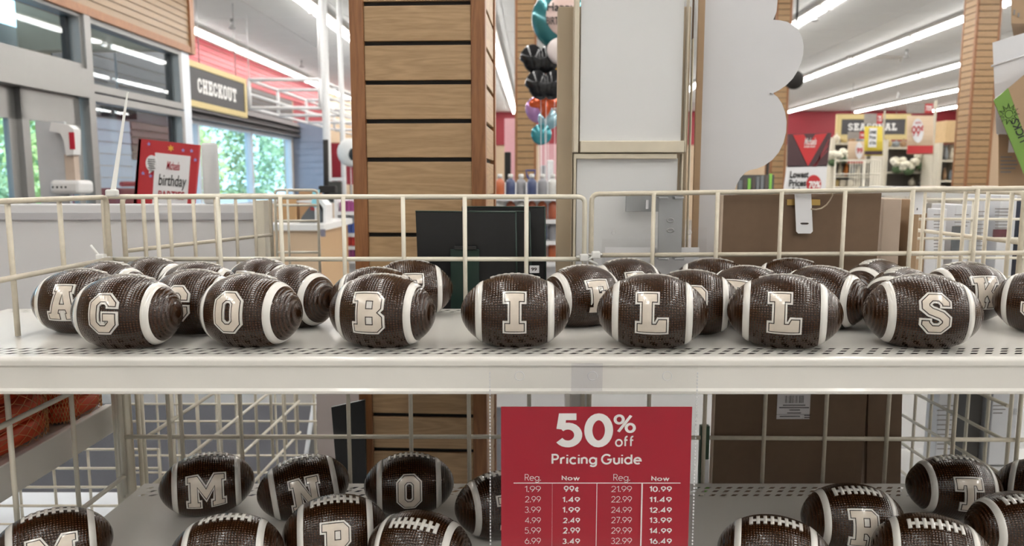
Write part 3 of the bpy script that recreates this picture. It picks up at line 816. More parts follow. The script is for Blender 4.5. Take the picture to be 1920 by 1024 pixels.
def ball_lacing():
    mb = MB()
    def patch(x0, x1, a0, a1, h, nx=6, na=4):
        k = len(mb.v)
        for lay in (h, -.001):
            for i in range(nx + 1):
                for j in range(na + 1): mb.v.append(on_ball(x0 + (x1 - x0) * i / nx, math.pi / 2 + a0 + (a1 - a0) * j / na, lay))
        m = (nx + 1) * (na + 1); q = na + 1
        for i in range(nx):
            for j in range(na):
                a = k + i * q + j; mb.f.append([a, a + 1, a + q + 1, a + q])
                mb.mi.append(0); mb.sm.append(True)
        for i in range(nx):
            for j in (0, na): a = k + i * q + j; mb.f.append([a, a + q, a + q + m, a + m]); mb.mi.append(0); mb.sm.append(False)
        for j in range(na):
            for i in (0, nx): a = k + i * q + j; mb.f.append([a, a + 1, a + 1 + m, a + m]); mb.mi.append(0); mb.sm.append(False)
    patch(-.032, .032, -.05, .05, .0009, 12, 3)
    for i in range(8):
        x = -.030 + i * .060 / 7
        patch(x - .0022, x + .0022, -.17, .17, .0015, 2, 6)
    me = mb.mesh('lacing'); me.materials.append(white_glaze); return me
def ball_letter(ch):
    wd, loops = GL[ch]; loops = orient(loops); H = .0475; me = bpy.data.meshes.new('letter')
    bm = bmesh.new()
    for li, (d, h) in enumerate(((.060, .0020), (.015, .0022), (-.009, .0024))):
        LL = []
        for i, l in enumerate(loops):
            q = grow(l, d)
            if i > 0 and (area(q) > -.006): continue
            LL.append(q)
        vs, fs = glyph_tris(LL)
        b2 = bmesh.new()
        bv = [b2.verts.new(((p.x - wd / 2) * H, (p.y - .5) * H, 0)) for p in vs]
        for f in fs:
            try: b2.faces.new([bv[i] for i in f])
            except ValueError: pass
        for ax in (0, 1):
            for k in range(-16, 17):
                nrm = (1, 0, 0) if ax == 0 else (0, 1, 0); co = tuple(c * k * .0035 for c in nrm)
                bmesh.ops.bisect_plane(b2, geom=b2.verts[:] + b2.edges[:] + b2.faces[:], plane_co=co, plane_no=nrm, dist=1e-7)
        if li == 0:      # give the raised plate its sides
            be = [e for e in b2.edges if e.is_boundary]
            ex = bmesh.ops.extrude_edge_only(b2, edges=be)
            for v in ex['geom']:
                if isinstance(v, bmesh.types.BMVert): v.co.z = -1
        for v in b2.verts:
            hh = -.001 if v.co.z < -.5 else h
            x, a = v.co.x, v.co.y / R + .15
            v.co = on_ball(x, a, hh)
        for f in b2.faces: f.material_index = li; f.smooth = False
        bmesh.ops.recalc_face_normals(b2, faces=b2.faces)
        t = bpy.data.meshes.new('tmp'); b2.to_mesh(t); b2.free(); bm.from_mesh(t); bpy.data.meshes.remove(t)
    bm.to_mesh(me); bm.free()
    # the plates face outwards
    for m in (white_glaze, ink, cream): me.materials.append(m)
    return me
ME_BODY, ME_ST, ME_LACE = ball_body(), [ball_stripe(-.0455), ball_stripe(.0455)], ball_lacing()
mbb = MB()
mbb.v = [Vector((.030 * math.cos(2 * math.pi * k / 24), .0235 * math.sin(2 * math.pi * k / 24), z)) for z in (-.0008, .001) for k in range(24)]
mbb.f = [list(range(24)), list(range(24, 48))] + [[k, (k + 1) % 24, 24 + (k + 1) % 24, 24 + k] for k in range(24)]; mbb.mi = [0] * 26; mbb.sm = [False] * 26
ME_BASE = mbb.mesh('unglazed_base'); ME_BASE.materials.append(bisque)
ME_LET = {}
def football(x, y, z, yaw, ch, label, group, roll=0, turn=0, sc=1.0):
    t = thing('ceramic_football', label, 'football', (x, y, z + .0008), group)
    t.rotation_euler = (0, math.radians(-roll), math.radians(-yaw)); t.scale = (sc, sc, sc)
    link_mesh('body', ME_BODY, None, t)
    for s in ME_ST: link_mesh('stripe', s, None, t)
    l = link_mesh('lacing', ME_LACE, None, t)
    link_mesh('unglazed_base', ME_BASE, None, t)
    if turn:
        l.location = (0, 0, 0)
        M = Matrix.Translation((0, 0, -FLAT)) @ Matrix.Rotation(math.radians(turn), 4, 'X') @ Matrix.Translation((0, 0, FLAT))
        l.matrix_local = M
    if ch:
        if ch not in ME_LET: ME_LET[ch] = ball_letter(ch)
        q = link_mesh('letter', ME_LET[ch], None, t)
        q['label'] = 'raised cream letter ' + ch
    return t
GU, GLO = 'footballs on the upper shelf', 'footballs on the lower shelf'
def bx(u, y, z): return Uz(u, 0, z).x if False else Uy(u, 600, y).x
UP = [
 (240, 0.946, 33, 'G', 'brown ceramic football with raised letter G, leftmost of the front row'),
 (470, 0.955, 33, 'O', 'brown ceramic football with raised letter O, second of the front row on the upper shelf'),
 (717, 0.952, 21, 'B', 'brown ceramic football with raised letter B, third of the front row'),
 (966, 0.955, 1, 'I', 'brown ceramic football with raised letter I, middle of the front row'),
 (1222, 0.95, 0, 'L', 'brown ceramic football with raised letter L standing right of the I football'),
 (1469, 0.948, -1, 'L', 'brown ceramic football with raised letter L standing left of the S football'),
 (1727, 0.948, -18, 'S', 'brown ceramic football with raised letter S, right end of the front row'),
 (157, 1.043, 30, 'A', 'brown ceramic football with raised letter A behind the G football'),
 (368, 1.036, 30, 'C', 'brown ceramic football with raised letter C half hidden behind the G football'),
 (207, 1.142, 42, None, 'brown ceramic football behind the A football, only its top and stripe showing'),
 (290, 1.203, 40, None, 'brown ceramic football farthest back in the left corner of the upper shelf'),
 (376, 1.134, 27, None, 'brown ceramic football behind the C football, only its top showing'),
 (495, 1.191, 42, 'Z', 'brown ceramic football with letter corner showing behind the O football'),
 (556, 1.088, 45, None, 'brown ceramic football with wide right stripe just right of the O football'),
 (706, 1.062, 12, None, 'brown ceramic football directly behind the B football'),
 (770, 1.165, -4, 'E', 'brown ceramic football behind the B football, its right end sticking out'),
 (1090, 1.092, -32, 'F', 'brown ceramic football with raised letter F behind the I and L footballs'),
 (1172, 1.186, -24, 'P', 'brown ceramic football with raised letter P farthest back under the metal bracket'),
 (1296, 1.032, -2, 'P', 'brown ceramic football with part of a letter showing between the two L footballs'),
 (1401, 1.081, 26, 'T', 'brown ceramic football tucked behind the gap between the two L footballs'),
 (1334, 1.188, -1, None, 'brown ceramic football farthest back below the left edge of the brown board'),
 (1482, 1.191, 4, None, 'brown ceramic football farthest back below the white hang tag'),
 (1539, 1.08, 22, None, 'brown ceramic football behind the second L football, right stripe showing'),
 (1640, 1.169, -62, None, 'brown ceramic football with its round end facing us below the brown board corner'),
 (1688, 1.059, -67, None, 'brown ceramic football directly behind the S football, white stripe arching over it'),
 (1806, 1.134, -36, 'K', 'brown ceramic football with raised letter K behind the S football'),
 (1962, 1.029, 14, 'J', 'brown ceramic football with raised letter J cut by the right picture edge'),
]
for u, y, yaw, ch, lab in UP:
    sc = 1.0 if y < .98 else .955
    football(bx(u, y, ZS), y, ZS, yaw + math.degrees(math.atan((u - 960) / F)), ch, lab, GU, turn=-9, sc=sc)
LOW = [
 (391, 1.135, 2, 'M', 'brown ceramic football with full letter M at the back left of the lower shelf', 0, 0),
 (577, 1.125, -5, 'N', 'brown ceramic football with letter N tilted up at the back of the lower shelf', 7, 0),
 (768, 1.135, 0, 'O', 'brown ceramic football with letter O in front of the slat column on the lower shelf', 0, 0),
 (628, 0.975, 0, 'P', 'brown ceramic football with the top of a letter P, below the N football', 0, 8),
 (422, 0.914, 12, None, 'brown ceramic football at the bottom picture edge below the M football', 0, 0),
 (92, 0.93, 0, 'M', 'brown ceramic football with the top of an M in the bottom left corner', 0, 0),
 (786, 0.923, 22, None, 'brown ceramic football with white lacing turned to us below the O football', 0, 24),
 (940, 1.06, -18, 'E', 'brown ceramic football half behind the left edge of the price sign', 0, 0),
 (1600, 1.013, -20, 'R', 'brown ceramic football with letter R at right of the lower shelf', 0, 14),
 (1786, 1.124, -26, 'T', 'brown ceramic football with letter T by the right wire fence', 0, 0),
 (1456, 0.91, -2, None, 'brown ceramic football at the bottom picture edge right of the price sign', 0, 8),
 (1752, 0.915, -12, None, 'brown ceramic football with white lacing at the bottom edge below the T football', 0, 20),
 (1915, 0.985, -34, None, 'brown ceramic football cut by the right picture edge on the lower shelf, the nearer one', 0, 14),
 (1965, 1.105, 5, None, 'brown ceramic football cut by the right picture edge on the lower shelf, the farther one', 0, 0),
]
for u, y, yaw, ch, lab, roll, turn in LOW:
    p = Uy(u, 940, y)
    football(p.x, y, ZL, yaw + math.degrees(math.atan((u - 960) / F)), ch, lab, GLO, roll=roll, turn=turn)

# ------------------------------------------------------------------ price sign in its clear holder
plastic = glassy('clear_plastic', (.985, .985, .985), .015, .1)
red_print = mat('red_print', (0.39, 0.014, 0.032), .5, var=.03, spec=.3)
white_print = mat('white_print', (0.88, 0.87, 0.86), .5, var=0)
YP = YF - .016
t = thing('sign_holder', 'clear plastic sign holder clipped on the front lip of the upper shelf', 'sign holder', Uy(1113, 880, YP))
def vslab(u0, v0, u1, v1, y, th): # upright sheet given by its photo-side corners, at depth y
    a, b = Uy(u0, v1, y), Uy(u1, v0, y); return (a.x, y, a.z), (b.x, y + th, b.z)
a, b = vslab(918, 683, 1309, 1090, YP - .003, .0006); MB().box(a, b).build('front_sheet', plastic, t)
a, b = vslab(918, 739, 1309, 1090, YP + .0035, .0006); MB().box(a, b).build('back_sheet', plastic, t)
a, b = vslab(1071, 682, 1130, 733, YP - .0045, .0012); MB().box(a, b).build('clip_tab', glassy('tab_plastic', (.94, .94, .96), .05, .1), t)
edge = mat('plastic_edge', (0.62, 0.62, 0.64), .2, coat=.5, var=.02)
for u in (974, 1111, 1251):
    p = Uy(u, 705, YP - .004)
    MB().tube([p + Vector((.0055 * math.cos(k * math.pi / 8), 0, .0055 * math.sin(k * math.pi / 8))) for k in range(16)], .0004, 5, closed=True).build('punched_hole', edge, t)
for u in (918.5, 1308):
    st = MB()
    for k in range(62):
        p = Uy(u, 700, YP - .0035); z = p.z - k * .0042
        st.box((p.x - .0007, p.y - .0006, z - .0012), (p.x + .0007, p.y + .0006, z + .0012))
    st.build('weld_seam', edge, t)['kind'] = 'stuff'
p = thing('price_sign', 'red price sheet headed 50% off Pricing Guide inside the clear holder', 'sign', Uy(1119, 1090, YP))
a, b = vslab(940, 763, 1298, 1090, YP, .0008); MB().box(a, b).build('sheet', red_print, p)
YT = YP - .0004
def pt(u, v): return Uy(u, v, YT)
ex = Vector((1, 0, 0)); ez = Vector((0, 0, 1))
def fit(mb, body, u0, u1, v0, v1, bold, space=.10):
    q = pt(u0, v1); stroke_into(mb, body, q, ex * (pt(u1, v1).x - q.x), ez * (pt(u0, v0).z - q.z), bold, space)
mb = MB()
fit(mb, '50', 1043, 1149, 775, 839, .25, .06); fit(mb, '%', 1150, 1192, 777, 812, .15); fit(mb, 'off', 1153, 1187, 817, 838, .17, .06)
fit(mb, 'Pricing Guide', 1034, 1203, 851, 876, .19)
mb.build('headline', white_print, p)
mb = MB()
fit(mb, 'Reg.', 984, 1014, 889, 905, .085); fit(mb, 'Reg.', 1150, 1181, 889, 905, .085); fit(mb, 'Now', 1053, 1087, 891, 902, .20); fit(mb, 'Now', 1221, 1255, 892, 903, .20)
rows = [('1.99', '99¢', '21.99', '10.99'), ('2.99', '1.49', '22.99', '11.49'), ('3.99', '1.99', '24.99', '12.49'), ('4.99', '2.49', '27.99', '13.99'), ('5.99', '2.99', '29.99', '14.99'), ('6.99', '3.49', '32.99', '16.49')]
for i, r in enumerate(rows):
    v = 911 + i * 19.5
    for s, c, hw, bo in zip(r, (999, 1071, 1165, 1238.5), (15, 16.5, 19.5, 21), (.085, .20, .085, .20)):
        if s == '99¢': hw = 14
        fit(mb, s, c - hw, c + hw, v, v + 11.5, bo)
mb.build('price_table', white_print, p)
mb = MB()
def bar(u0, v0, u1, v1):
    a, b = pt(u0, v1), pt(u1, v0); mb.box((a.x, YT - .0003, a.z), (b.x, YT + .0003, b.z))
bar(963, 905.3, 1276, 906.6)
for u in (1035, 1118, 1202): bar(u - .75, 906.6, u + .75, 1088)
mb.build('table_rules', white_print, p)

# ------------------------------------------------------------------ things right behind the display fixture
def board_pts(pts, y, lean=0.0):
    return [Uy(u, v, y + lean * (v - 512) / 400) for u, v in pts]
def poly_part(name, pts, y, th, m, parent, label=None):
    return MB().slab(board_pts(pts, y), (0, th, 0)).build(name, m, parent, label)
def box_part(name, u0, v0, u1, v1, y, th, m, parent, bev=0.0, label=None):
    a, b = vslab(u0, v0, u1, v1, y, th); return MB().box(a, b, bev=bev).build(name, m, parent, label)
def upright(name, label, cat, u, v, y, group=None): return thing(name, label, cat, Uy(u, v, y), group)

rs = thing('rear_shelf', 'white shelf behind the display that carries the leaning boards', 'shelf', (.3, 1.4, 0))
ZR = ZC - .30
MB().box((-.25, 1.287, ZR - .02), (.12, 1.49, ZR)).box((.12, 1.287, ZR - .02), (1.275, 1.90, ZR)).build('shelf_deck', white, rs)
MB().box((-.25, 1.257, ZC - .585), (1.05, 1.297, ZC - .565)).build('lower_ledge', white, rs)
for x, y in ((.12, 1.30), (1.2, 1.30), (.15, 1.86), (1.2, 1.86)): MB().box((x - .015, y - .015, 0), (x + .015, y + .015, ZR - .02)).build('leg', white, rs)

black = mat('black_board', (0.006, 0.006, 0.007), .35, var=0)
dgreen = mat('dark_green', (0.010, 0.030, 0.022), .4, var=.05)
def black_board(label, pts, y, edge_pts):
    t = upright('black_board', label, 'board', pts[0][0], pts[-1][1], y, None)
    poly_part('panel', pts, y, .007, black, t)
    for a, b in edge_pts:
        MB().tube([Uy(*a, y), Uy(*b, y)], .0013, 6).build('edge_band', dgreen, t)
VB = 661
black_board('frontmost black board leaning behind the fence before the slat column', [(779, 396), (967, 398), (970, VB), (790, VB)], 1.308, [((779, 396), (967, 398)), ((967, 398), (970, 600))])
black_board('middle black board peeking out right of the frontmost black board', [(880, 396), (993, 397), (998, VB + 1), (880, VB + 1)], 1.322, [((880, 396), (993, 397)), ((993, 397), (998, 600))])
black_board('rearmost and widest black board behind the other black boards', [(866, 388), (1022, 388), (1024, VB - 12), (866, VB - 12)], 1.35, [((866, 388), (1022, 388)), ((1022, 388), (1024, 600))])
t = upright('green_easel', 'dark green upright easel strip standing in front of the black boards', 'easel', 871, VB, 1.293)
box_part('upright', 846, 468, 898, VB - 3, 1.293, .007, dgreen, t, .001)
box_part('top_clip', 852, 462, 893, 468, 1.289, .008, mat('dark_steel', (.05, .05, .05), .3, metal=.7), t)
t = upright('price_sticker', 'small white price sticker low on the middle black board', 'sticker', 1002, 507, 1.3195)
box_part('sticker', 993, 498, 1011, 512, 1.3195, .0008, white_card, t)
mb = MB(); q = Uy(996, 508, 1.3192); text_into(mb, '99', q, ex * .010, ez * .006, .02); mb.build('digits', ink, t)

cream_fr = mat('cream_frame', (0.60, 0.54, 0.43), .5, var=.10, scale=30)
tan_side = mat('tan_side', (0.40, 0.32, 0.225), .6, var=.05)
panel_w = mat('white_panel', (0.66, 0.665, 0.67), .4, coat=.15, var=.04, scale=6)
yc0, yc1 = 1.368, 1.40
a = Uy(1047, 12, yc0); b = Uy(1297, 12, yc0)
t = thing('tan_panel', 'tall tan panel standing behind the white framed boards, its left strip showing', 'panel', (a.x, yc0, ZR))
MB().box((a.x, yc0, ZR), (b.x, yc1, a.z), bev=.002).build('body', tan_side, t)
box_part('corner_strip', 1069, 12, 1076, 655, yc0 - .006, .006, cream_fr, t)
def framed(label, u0, v0, u1, v1, bars, y):
    t = upright('framed_board', label, 'board', (u0 + u1) / 2, v1, y)
    l, tp, r, bt = bars
    box_part('panel', u0 + l - 1, v0 + tp - 1, u1 - r + 1, v1 - bt + 1, y + .010, .006, panel_w, t)
    for n, q in (('left', (u0, v0, u0 + l, v1)), ('right', (u1 - r, v0, u1, v1)), ('top', (u0 + l, v0, u1 - r, v0 + tp)), ('bottom', (u0 + l, v1 - bt, u1 - r, v1))):
        if q[2] - q[0] > .5 and q[3] - q[1] > .5: box_part('frame_bar', *q, y, .02, cream_fr, t, .0015)
    return t
framed('upper white board in a chipped cream frame, reaching past the picture top', 1075, -70, 1296, 286, (13, 12, 12, 22), 1.335)
framed('lower white board in a cream frame standing behind the metal bracket', 1075, 288, 1281, 652, (4, 10, 11, 8), 1.339)
t = upright('trim_board', 'cream trim strip standing right of the white framed boards', 'board', 1292, 652, 1.345)
box_part('strip', 1284, 72, 1301, 650, 1.348, .012, cream_fr, t, .001)
cardb = mat('cardboard', (0.36, 0.245, 0.15), .85, var=.08, scale=30)
cardb2 = mat('pale_cardboard', (0.45, 0.36, 0.29), .8, var=.06, scale=30)
t = upright('cardboard_strip', 'brown cardboard strip between the framed boards and the scalloped sign', 'cardboard', 1306, 652, 1.375)
box_part('strip', 1303, -60, 1313, 645, 1.402, .008, cardb, t)
box_part('dark_strip', 1282, -60, 1304, 645, 1.412, .008, mat('dark_cardboard', (.10, .055, .03), .8), t)
sc_mat = mat('scalloped_white', (0.60, 0.60, 0.62), .5, var=.03, scale=8)
t = upright('scalloped_sign', 'large greyish white sign panel with a scalloped right edge', 'sign panel', 1390, 640, 1.425)
out = [(1309, -60), (1458, -60)]
def arc(cu, cv, r, a0, a1, n=12, ru=None): return [(cu + (ru or r) * math.cos(math.radians(a0 + (a1 - a0) * i / n)), cv + r * math.sin(math.radians(a0 + (a1 - a0) * i / n))) for i in range(n + 1)]
out += [(1458, 0), (1456, 22), (1450, 37)] + [(1462, 38), (1476, 41), (1489, 48), (1498, 58), (1504, 71), (1507, 86), (1506, 102), (1502, 118), (1495, 134), (1486, 148), (1474, 160), (1461, 169), (1449, 175)]
out += [(1458, 182), (1466, 194), (1472, 210), (1475, 228), (1474, 248), (1469, 268), (1460, 286), (1448, 300), (1434, 310), (1420, 316), (1406, 319), (1397, 324), (1388, 334), (1381, 347), (1377, 358), (1377, 636), (1309, 636)]
MB().slab([Uy(u, v, 1.427) for u, v in out], (0, .010, 0)).build('panel', sc_mat, t)
p = Uy(1447, 175, 1.425)
MB().lathe([(.0035, -.001), (.0035, .001)], p, 10).build('edge_pin', edge, t)

fibre = mat('fibreboard', (0.155, 0.098, 0.06), .75, var=.10, scale=70)
pale_edge = mat('pale_edge', (0.52, 0.42, 0.33), .7)
t = upright('frame_back', 'large brown fibreboard frame back leaning behind the right fence panel', 'board', 1473, 935, 1.27)
poly_part('panel', [(1357, 366), (1653, 362), (1612, 938), (1334, 938)], 1.27, .010, fibre, t)
poly_part('pale_edge', [(1353, 366), (1357, 366), (1334, 938), (1331, 938)], 1.2695, .011, pale_edge, t, 'pale raw left edge')
brass = mat('brass', (0.45, 0.30, 0.10), .3, metal=.85)
poly_part('hanger_bracket', [(1476, 374), (1538, 374), (1538, 385), (1516, 385), (1507, 372.5), (1498, 385), (1476, 385)], 1.2675, .002, brass, t, 'brass triangle hanger')
sk = box_part('sticker', 1456, 700, 1522, 786, 1.2686, .0008, mat('sticker', (.62, .60, .62), .6), t, label='white barcode sticker')
mb = MB(); random.seed(3)
def bar2(u0, v0, u1, v1, y=1.2682):
    a, b = vslab(u0, v0, u1, v1, y, .0003); mb.box(a, b)
u = 1471.0
while u < 1507:
    w_ = random.choice((.7, 1.0, 1.6)); bar2(u, 742, u + w_, 756); u += w_ + random.choice((.6, .9, 1.3))
for v, a, b in ((760, 1468, 1510), (764.5, 1461, 1517), (769, 1480, 1500), (774.5, 1476, 1502), (781, 1462, 1500), (779, 1508, 1519), (783, 1508, 1519)): bar2(a, v - .8, b, v + .8)
bar2(1456, 777, 1522, 777.5); bar2(1505, 777, 1505.5, 786)
mb.build('print', ink, sk)
t = upright('hang_tag', 'white paper hang tag with a slot hanging on the right fence panel', 'tag', 1507, 438, 1.261)
poly_part('tag', [(1490, 362), (1521, 362), (1524, 434), (1520, 438), (1497, 438), (1493, 434)], 1.26, .0008, white_card, t)
poly_part('slot', [(1500, 419), (1503, 417.5), (1514, 417.5), (1517, 419), (1514, 421), (1503, 421)], 1.2597, .0004, ink, t)
t = upright('twine', 'loose loop of twine hanging over the brown board by the hang tag', 'twine', 1545, 395, 1.261)
P = [(1521, 392), (1530, 393), (1540, 391), (1550, 384), (1556, 376), (1561, 366), (1557, 358)]
MB().tube([Uy(u, v, 1.259 + .002 * (i % 2)) for i, (u, v) in enumerate(P)], .0013, 6).build('cord', mat('jute', (.42, .34, .25), .9), t)
t = upright('fibre_board', 'narrow brown fibreboard standing right of the large brown frame back', 'board', 1658, 935, 1.275)
poly_part('panel', [(1632, 600), (1694, 600), (1688, 938), (1624, 938)], 1.275, .008, fibre, t)
t = upright('fibre_board', 'pale pinkish board edge between the two brown boards on the lower level', 'board', 1618, 935, 1.287)
poly_part('panel', [(1600, 600), (1634, 600), (1628, 938), (1596, 938)], 1.287, .005, cardb2, t)
t = upright('carton', 'pale cardboard carton with a dark hand hole behind the right fence corner', 'box', 1672, 640, 1.30)
box_part('body', 1640, 372, 1692, 640, 1.30, .20, cardb2, t, .002)
box_part('hand_hole', 1650, 402, 1661, 413, 1.324, .002, dark, t)
box_part('tape', 1651, 374, 1670, 398, 1.3238, .0012, plastic, t)
t = upright('carton', 'narrow brown carton right beside the pale carton with hand hole', 'box', 1710, 640, 1.32)
box_part('body', 1694, 374, 1726, 640, 1.31, .20, cardb, t, .002)

galv = mat('galvanised', (0.36, 0.37, 0.38), .42, metal=.75, var=.10, scale=25)
t = upright('metal_bracket', 'galvanised metal hook plate clipped on the right back fence panel', 'bracket', 1257, 475, 1.261)
box_part('plate', 1233, 361, 1281, 474, 1.259, .0025, galv, t, .0006)
for u0, u1 in ((1235, 1253), (1265, 1283)):
    for v0, v1 in ((357, 373), (473, 488)):
        box_part('clip', u0, v1 - 4, u1, v1, 1.2415, .02, galv, t, .0006)
for v in (413, 432):
    p = Uy(1257, v, 1.258)
    MB().tube([p + Vector((.0055 * math.cos(k * math.pi / 7), 0, .0032 * math.sin(k * math.pi / 7))) for k in range(14)], .0009, 6, closed=True).build('rivet_eye', steel, t)
t = upright('metal_plate', 'galvanised flat metal plate on the lower white framed board', 'plate', 1200, 397, 1.33)
box_part('plate', 1173, 358, 1240, 397, 1.326, .003, galv, t, .0006)
box_part('catch', 1211, 375, 1216, 392, 1.322, .005, edge, t)
t = upright('sign_holder', 'empty clear sign holder with white paper hanging behind the right fence panel', 'sign holder', 1225, 640, 1.271)
box_part('front_sheet', 1126, 427, 1325, 640, 1.2695, .0006, plastic, t)
box_part('back_sheet', 1126, 448, 1325, 640, 1.274, .0006, plastic, t)
box_part('paper', 1132, 464, 1311, 636, 1.272, .0008, white_card, t)
for u in (1151, 1293):
    p = Uy(u, 436, 1.269)
    MB().tube([p + Vector((.0035 * math.cos(k * math.pi / 6), 0, .0035 * math.sin(k * math.pi / 6))) for k in range(12)], .0005, 5, closed=True).build('punched_hole', edge, t)

# ------------------------------------------------------------------ left of the fixture
t = upright('partition_panel', 'low white partition panel behind the left wire fences', 'partition', 200, 640, 1.70)
a, b = vslab(-140, 383, 489, 640, 1.70, .04); MB().box(a, b, bev=.003).build('panel', mat('partition_white', (.60, .60, .61), .5, var=.02), t)
strip_m = mat('partition_strip', (.44, .44, .46), .5)
box_part('strip', -140, 399, 480, 412, 1.693, .008, strip_m, t)
box_part('edge_post', 486, 376, 494, 640, 1.69, .05, wire_white, t)
MB().box((a[0] + .05, 1.71, 0), (a[0] + .09, 1.735, a[2])).build('leg', wire_white, t)
ZB = ZC - .395
t = thing('side_shelf', 'white shelf left of the display holding the orange net bags', 'shelf', (-.93, 1.0, ZB))
MB().box((-1.16, .70, ZB - .02), (-.722, 1.287, ZB)).build('shelf_deck', shelf_white, t)
MB().box((-.722, .70, ZB - .048), (-.708, 1.287, ZB + .003), bev=.002).build('front_lip', shelf_white, t)
MB().box((-1.16, .70, ZC - .72), (-.74, 1.62, ZC - .70)).build('base_deck', mat('base_deck', (.70, .74, .80), .35), t)  # white deck; the bluish window daylight on it is put into its colour
MB().box((-1.20, .70, 0), (-1.16, 1.287, ZB + .05)).build('back_panel', shelf_white, t)
orange = mat('orange_foam', (0.62, 0.065, 0.012), .45, var=.15, scale=30)
net_m = mat('net', (0.62, 0.30, 0.12), .5, var=.1)
def net_bag(label, y0, y1, h, dx):
    t = thing('net_bag', label, 'bag', (-.86, (y0 + y1) / 2, ZB + .001), 'net bags on the side shelf')
    c = Vector((-.865 + dx, (y0 + y1) / 2, ZB + .002))
    rx, ry = .125, (y1 - y0) / 2
    n = 4; hh = h / n
    for k in range(n):
        f = 1 - .16 * max(0, k - 1)
        MB().blob(c + Vector((0, 0, hh * (k + .5))), rx * f, ry * f, hh * .54, 32, 12, e=.28).build('slab', orange, t)
    # netting: a knotted diamond mesh draped round the stack
    bm = bmesh.new(); nu, nv = 54, 24; vs = []
    for i in range(nv + 1):
        row = []
        for j in range(nu):
            th = 2 * math.pi * (j + .5 * (i % 2)) / nu
            pw = lambda q: math.copysign(abs(q) ** .32, q)
            s = i / nv
            if s < .72: f = 1.035 - .28 * max(0, s - .3); z = h * 1.04 * s / .72
            else: f = (1.035 - .1176) * (1 - (s - .72) / .30); z = h * (1.04 + .10 * math.sin((s - .72) / .28 * 1.5))
            row.append(bm.verts.new(c + Vector((rx * f * pw(math.cos(th)), ry * f * pw(math.sin(th)), z + .001))))
        vs.append(row)
    mb = MB()
    for i in range(nv):
        for j in range(nu):
            a = vs[i][j].co
            for q in ((j, (j - 1) % nu) if i % 2 == 0 else ((j + 1) % nu, j)):
                mb.tube([a, vs[i + 1][q].co], .0006, 3)
    bm.free()
    mb.build('netting', net_m, t)['kind'] = 'stuff'
net_bag('orange net bag on the left side shelf, nearer one cut by the picture edge', .80, 1.163, .13, .012)
net_bag('orange net bag on the left side shelf, farther one by the corner post', 1.172, 1.293, .125, .016)
def grid_panel(name, label, o, du, L, z0, z1, nh, nv, m, r=.0026, legs=False):
    """welded wire grid from ground point o along du for L"""
    o = Vector(o); du = Vector(du).normalized(); t = thing(name, label, 'wire rack', (o.x, o.y, z0))
    nrm = Vector((-du.y, du.x)) * r * 1.6
    for i in range(nh):
        z = z0 + (z1 - z0) * i / (nh - 1)
        MB().cyl((o.x, o.y, z), (o.x + du.x * L, o.y + du.y * L, z), r, 6).build('rail', m, t)
    if legs:
        for k in (0, L):
            p = o + du * k; MB().cyl((p.x, p.y, 0), (p.x, p.y, z0 + .001), r * 1.2, 6).build('leg', m, t)
    for i in range(nv):
        p = o + du * (L * i / (nv - 1)); MB().cyl((p.x + nrm.x, p.y + nrm.y, z0 - .0), (p.x + nrm.x, p.y + nrm.y, z1), r, 6).build('wire', m, t)
    return t
# far grids seen under the upper shelf
grid_panel('wire_grid', 'white wire grid panel standing across, seen low behind the M football', (-1.20, 2.2), (1, 0), .72, ZC - 1.05, ZC - .40, 13, 13, wire_white, .0034, True)
grid_panel('wire_grid', 'wire grid running away behind the lower left shelf corner', (-.655, 1.295), (.03, 1), .85, ZC - .74, ZC - .36, 5, 9, wire_white, .004)
grid_panel('wire_grid', 'short wire grid running away left of the white easel legs', (-.60, 2.22), (.10, 1), .6, ZC - 1.0, ZC - .4, 8, 3, wire_white, .004, True)
grid_panel('wire_basket_side', 'white wire basket side on the pale deck below the orange bags, front', (-1.08, 1.46), (1, 0), .36, ZC - .70, ZC - .54, 5, 6, wire_white, .003)
grid_panel('wire_basket_side', 'white wire basket side on the pale deck below the orange bags, inner', (-1.08, 1.20), (0, 1), .26, ZC - .70, ZC - .58, 4, 4, wire_white, .003)
t = upright('white_easel', 'white A shaped easel legs standing on the carpet behind the lower shelf', 'easel', 592, 900, 2.6)
lit = mat('white_plastic', (.74, .78, .84), .3)  # bluish cast of light on the white legs is put into the colour
top = Uy(592, 735, 2.6)
for du in (-34, 34):
    q = Uy(592 + du, 960, 2.6); k = (top.z) / (top.z - q.z); q2 = top + (q - top) * k
    MB().cyl(top, (q2.x, 2.6, 0), .008, 8).build('leg', lit, t)
MB().slab([top, Uy(578, 850, 2.61), Uy(607, 850, 2.61)], (0, .006, 0)).build('web', mat('grey_panel', (.30, .30, .30), .6), t)
t = upright('white_board', 'pale pinkish board standing left of the slat column on the lower level', 'board', 645, 900, 1.9)
a, b = vslab(598, 690, 700, 900, 1.9, .012); MB().box((a[0], 1.9, 0), b).build('panel', mat('pale_pink_board', (.56, .50, .49), .6), t)
t = upright('black_board', 'black board leaning on the slat column below shelf level', 'board', 655, 900, 1.47)
q = [Uy(u, v, 1.49) for u, v in ((621, 764), (684, 750), (684, 930), (652, 930))]
k0 = Vector((q[2].x, 1.49, 0)); k1 = Vector((q[3].x + .02, 1.49, 0))
MB().slab([q[0], q[1], k0, k1], (0, .008, 0)).build('panel', black, t)

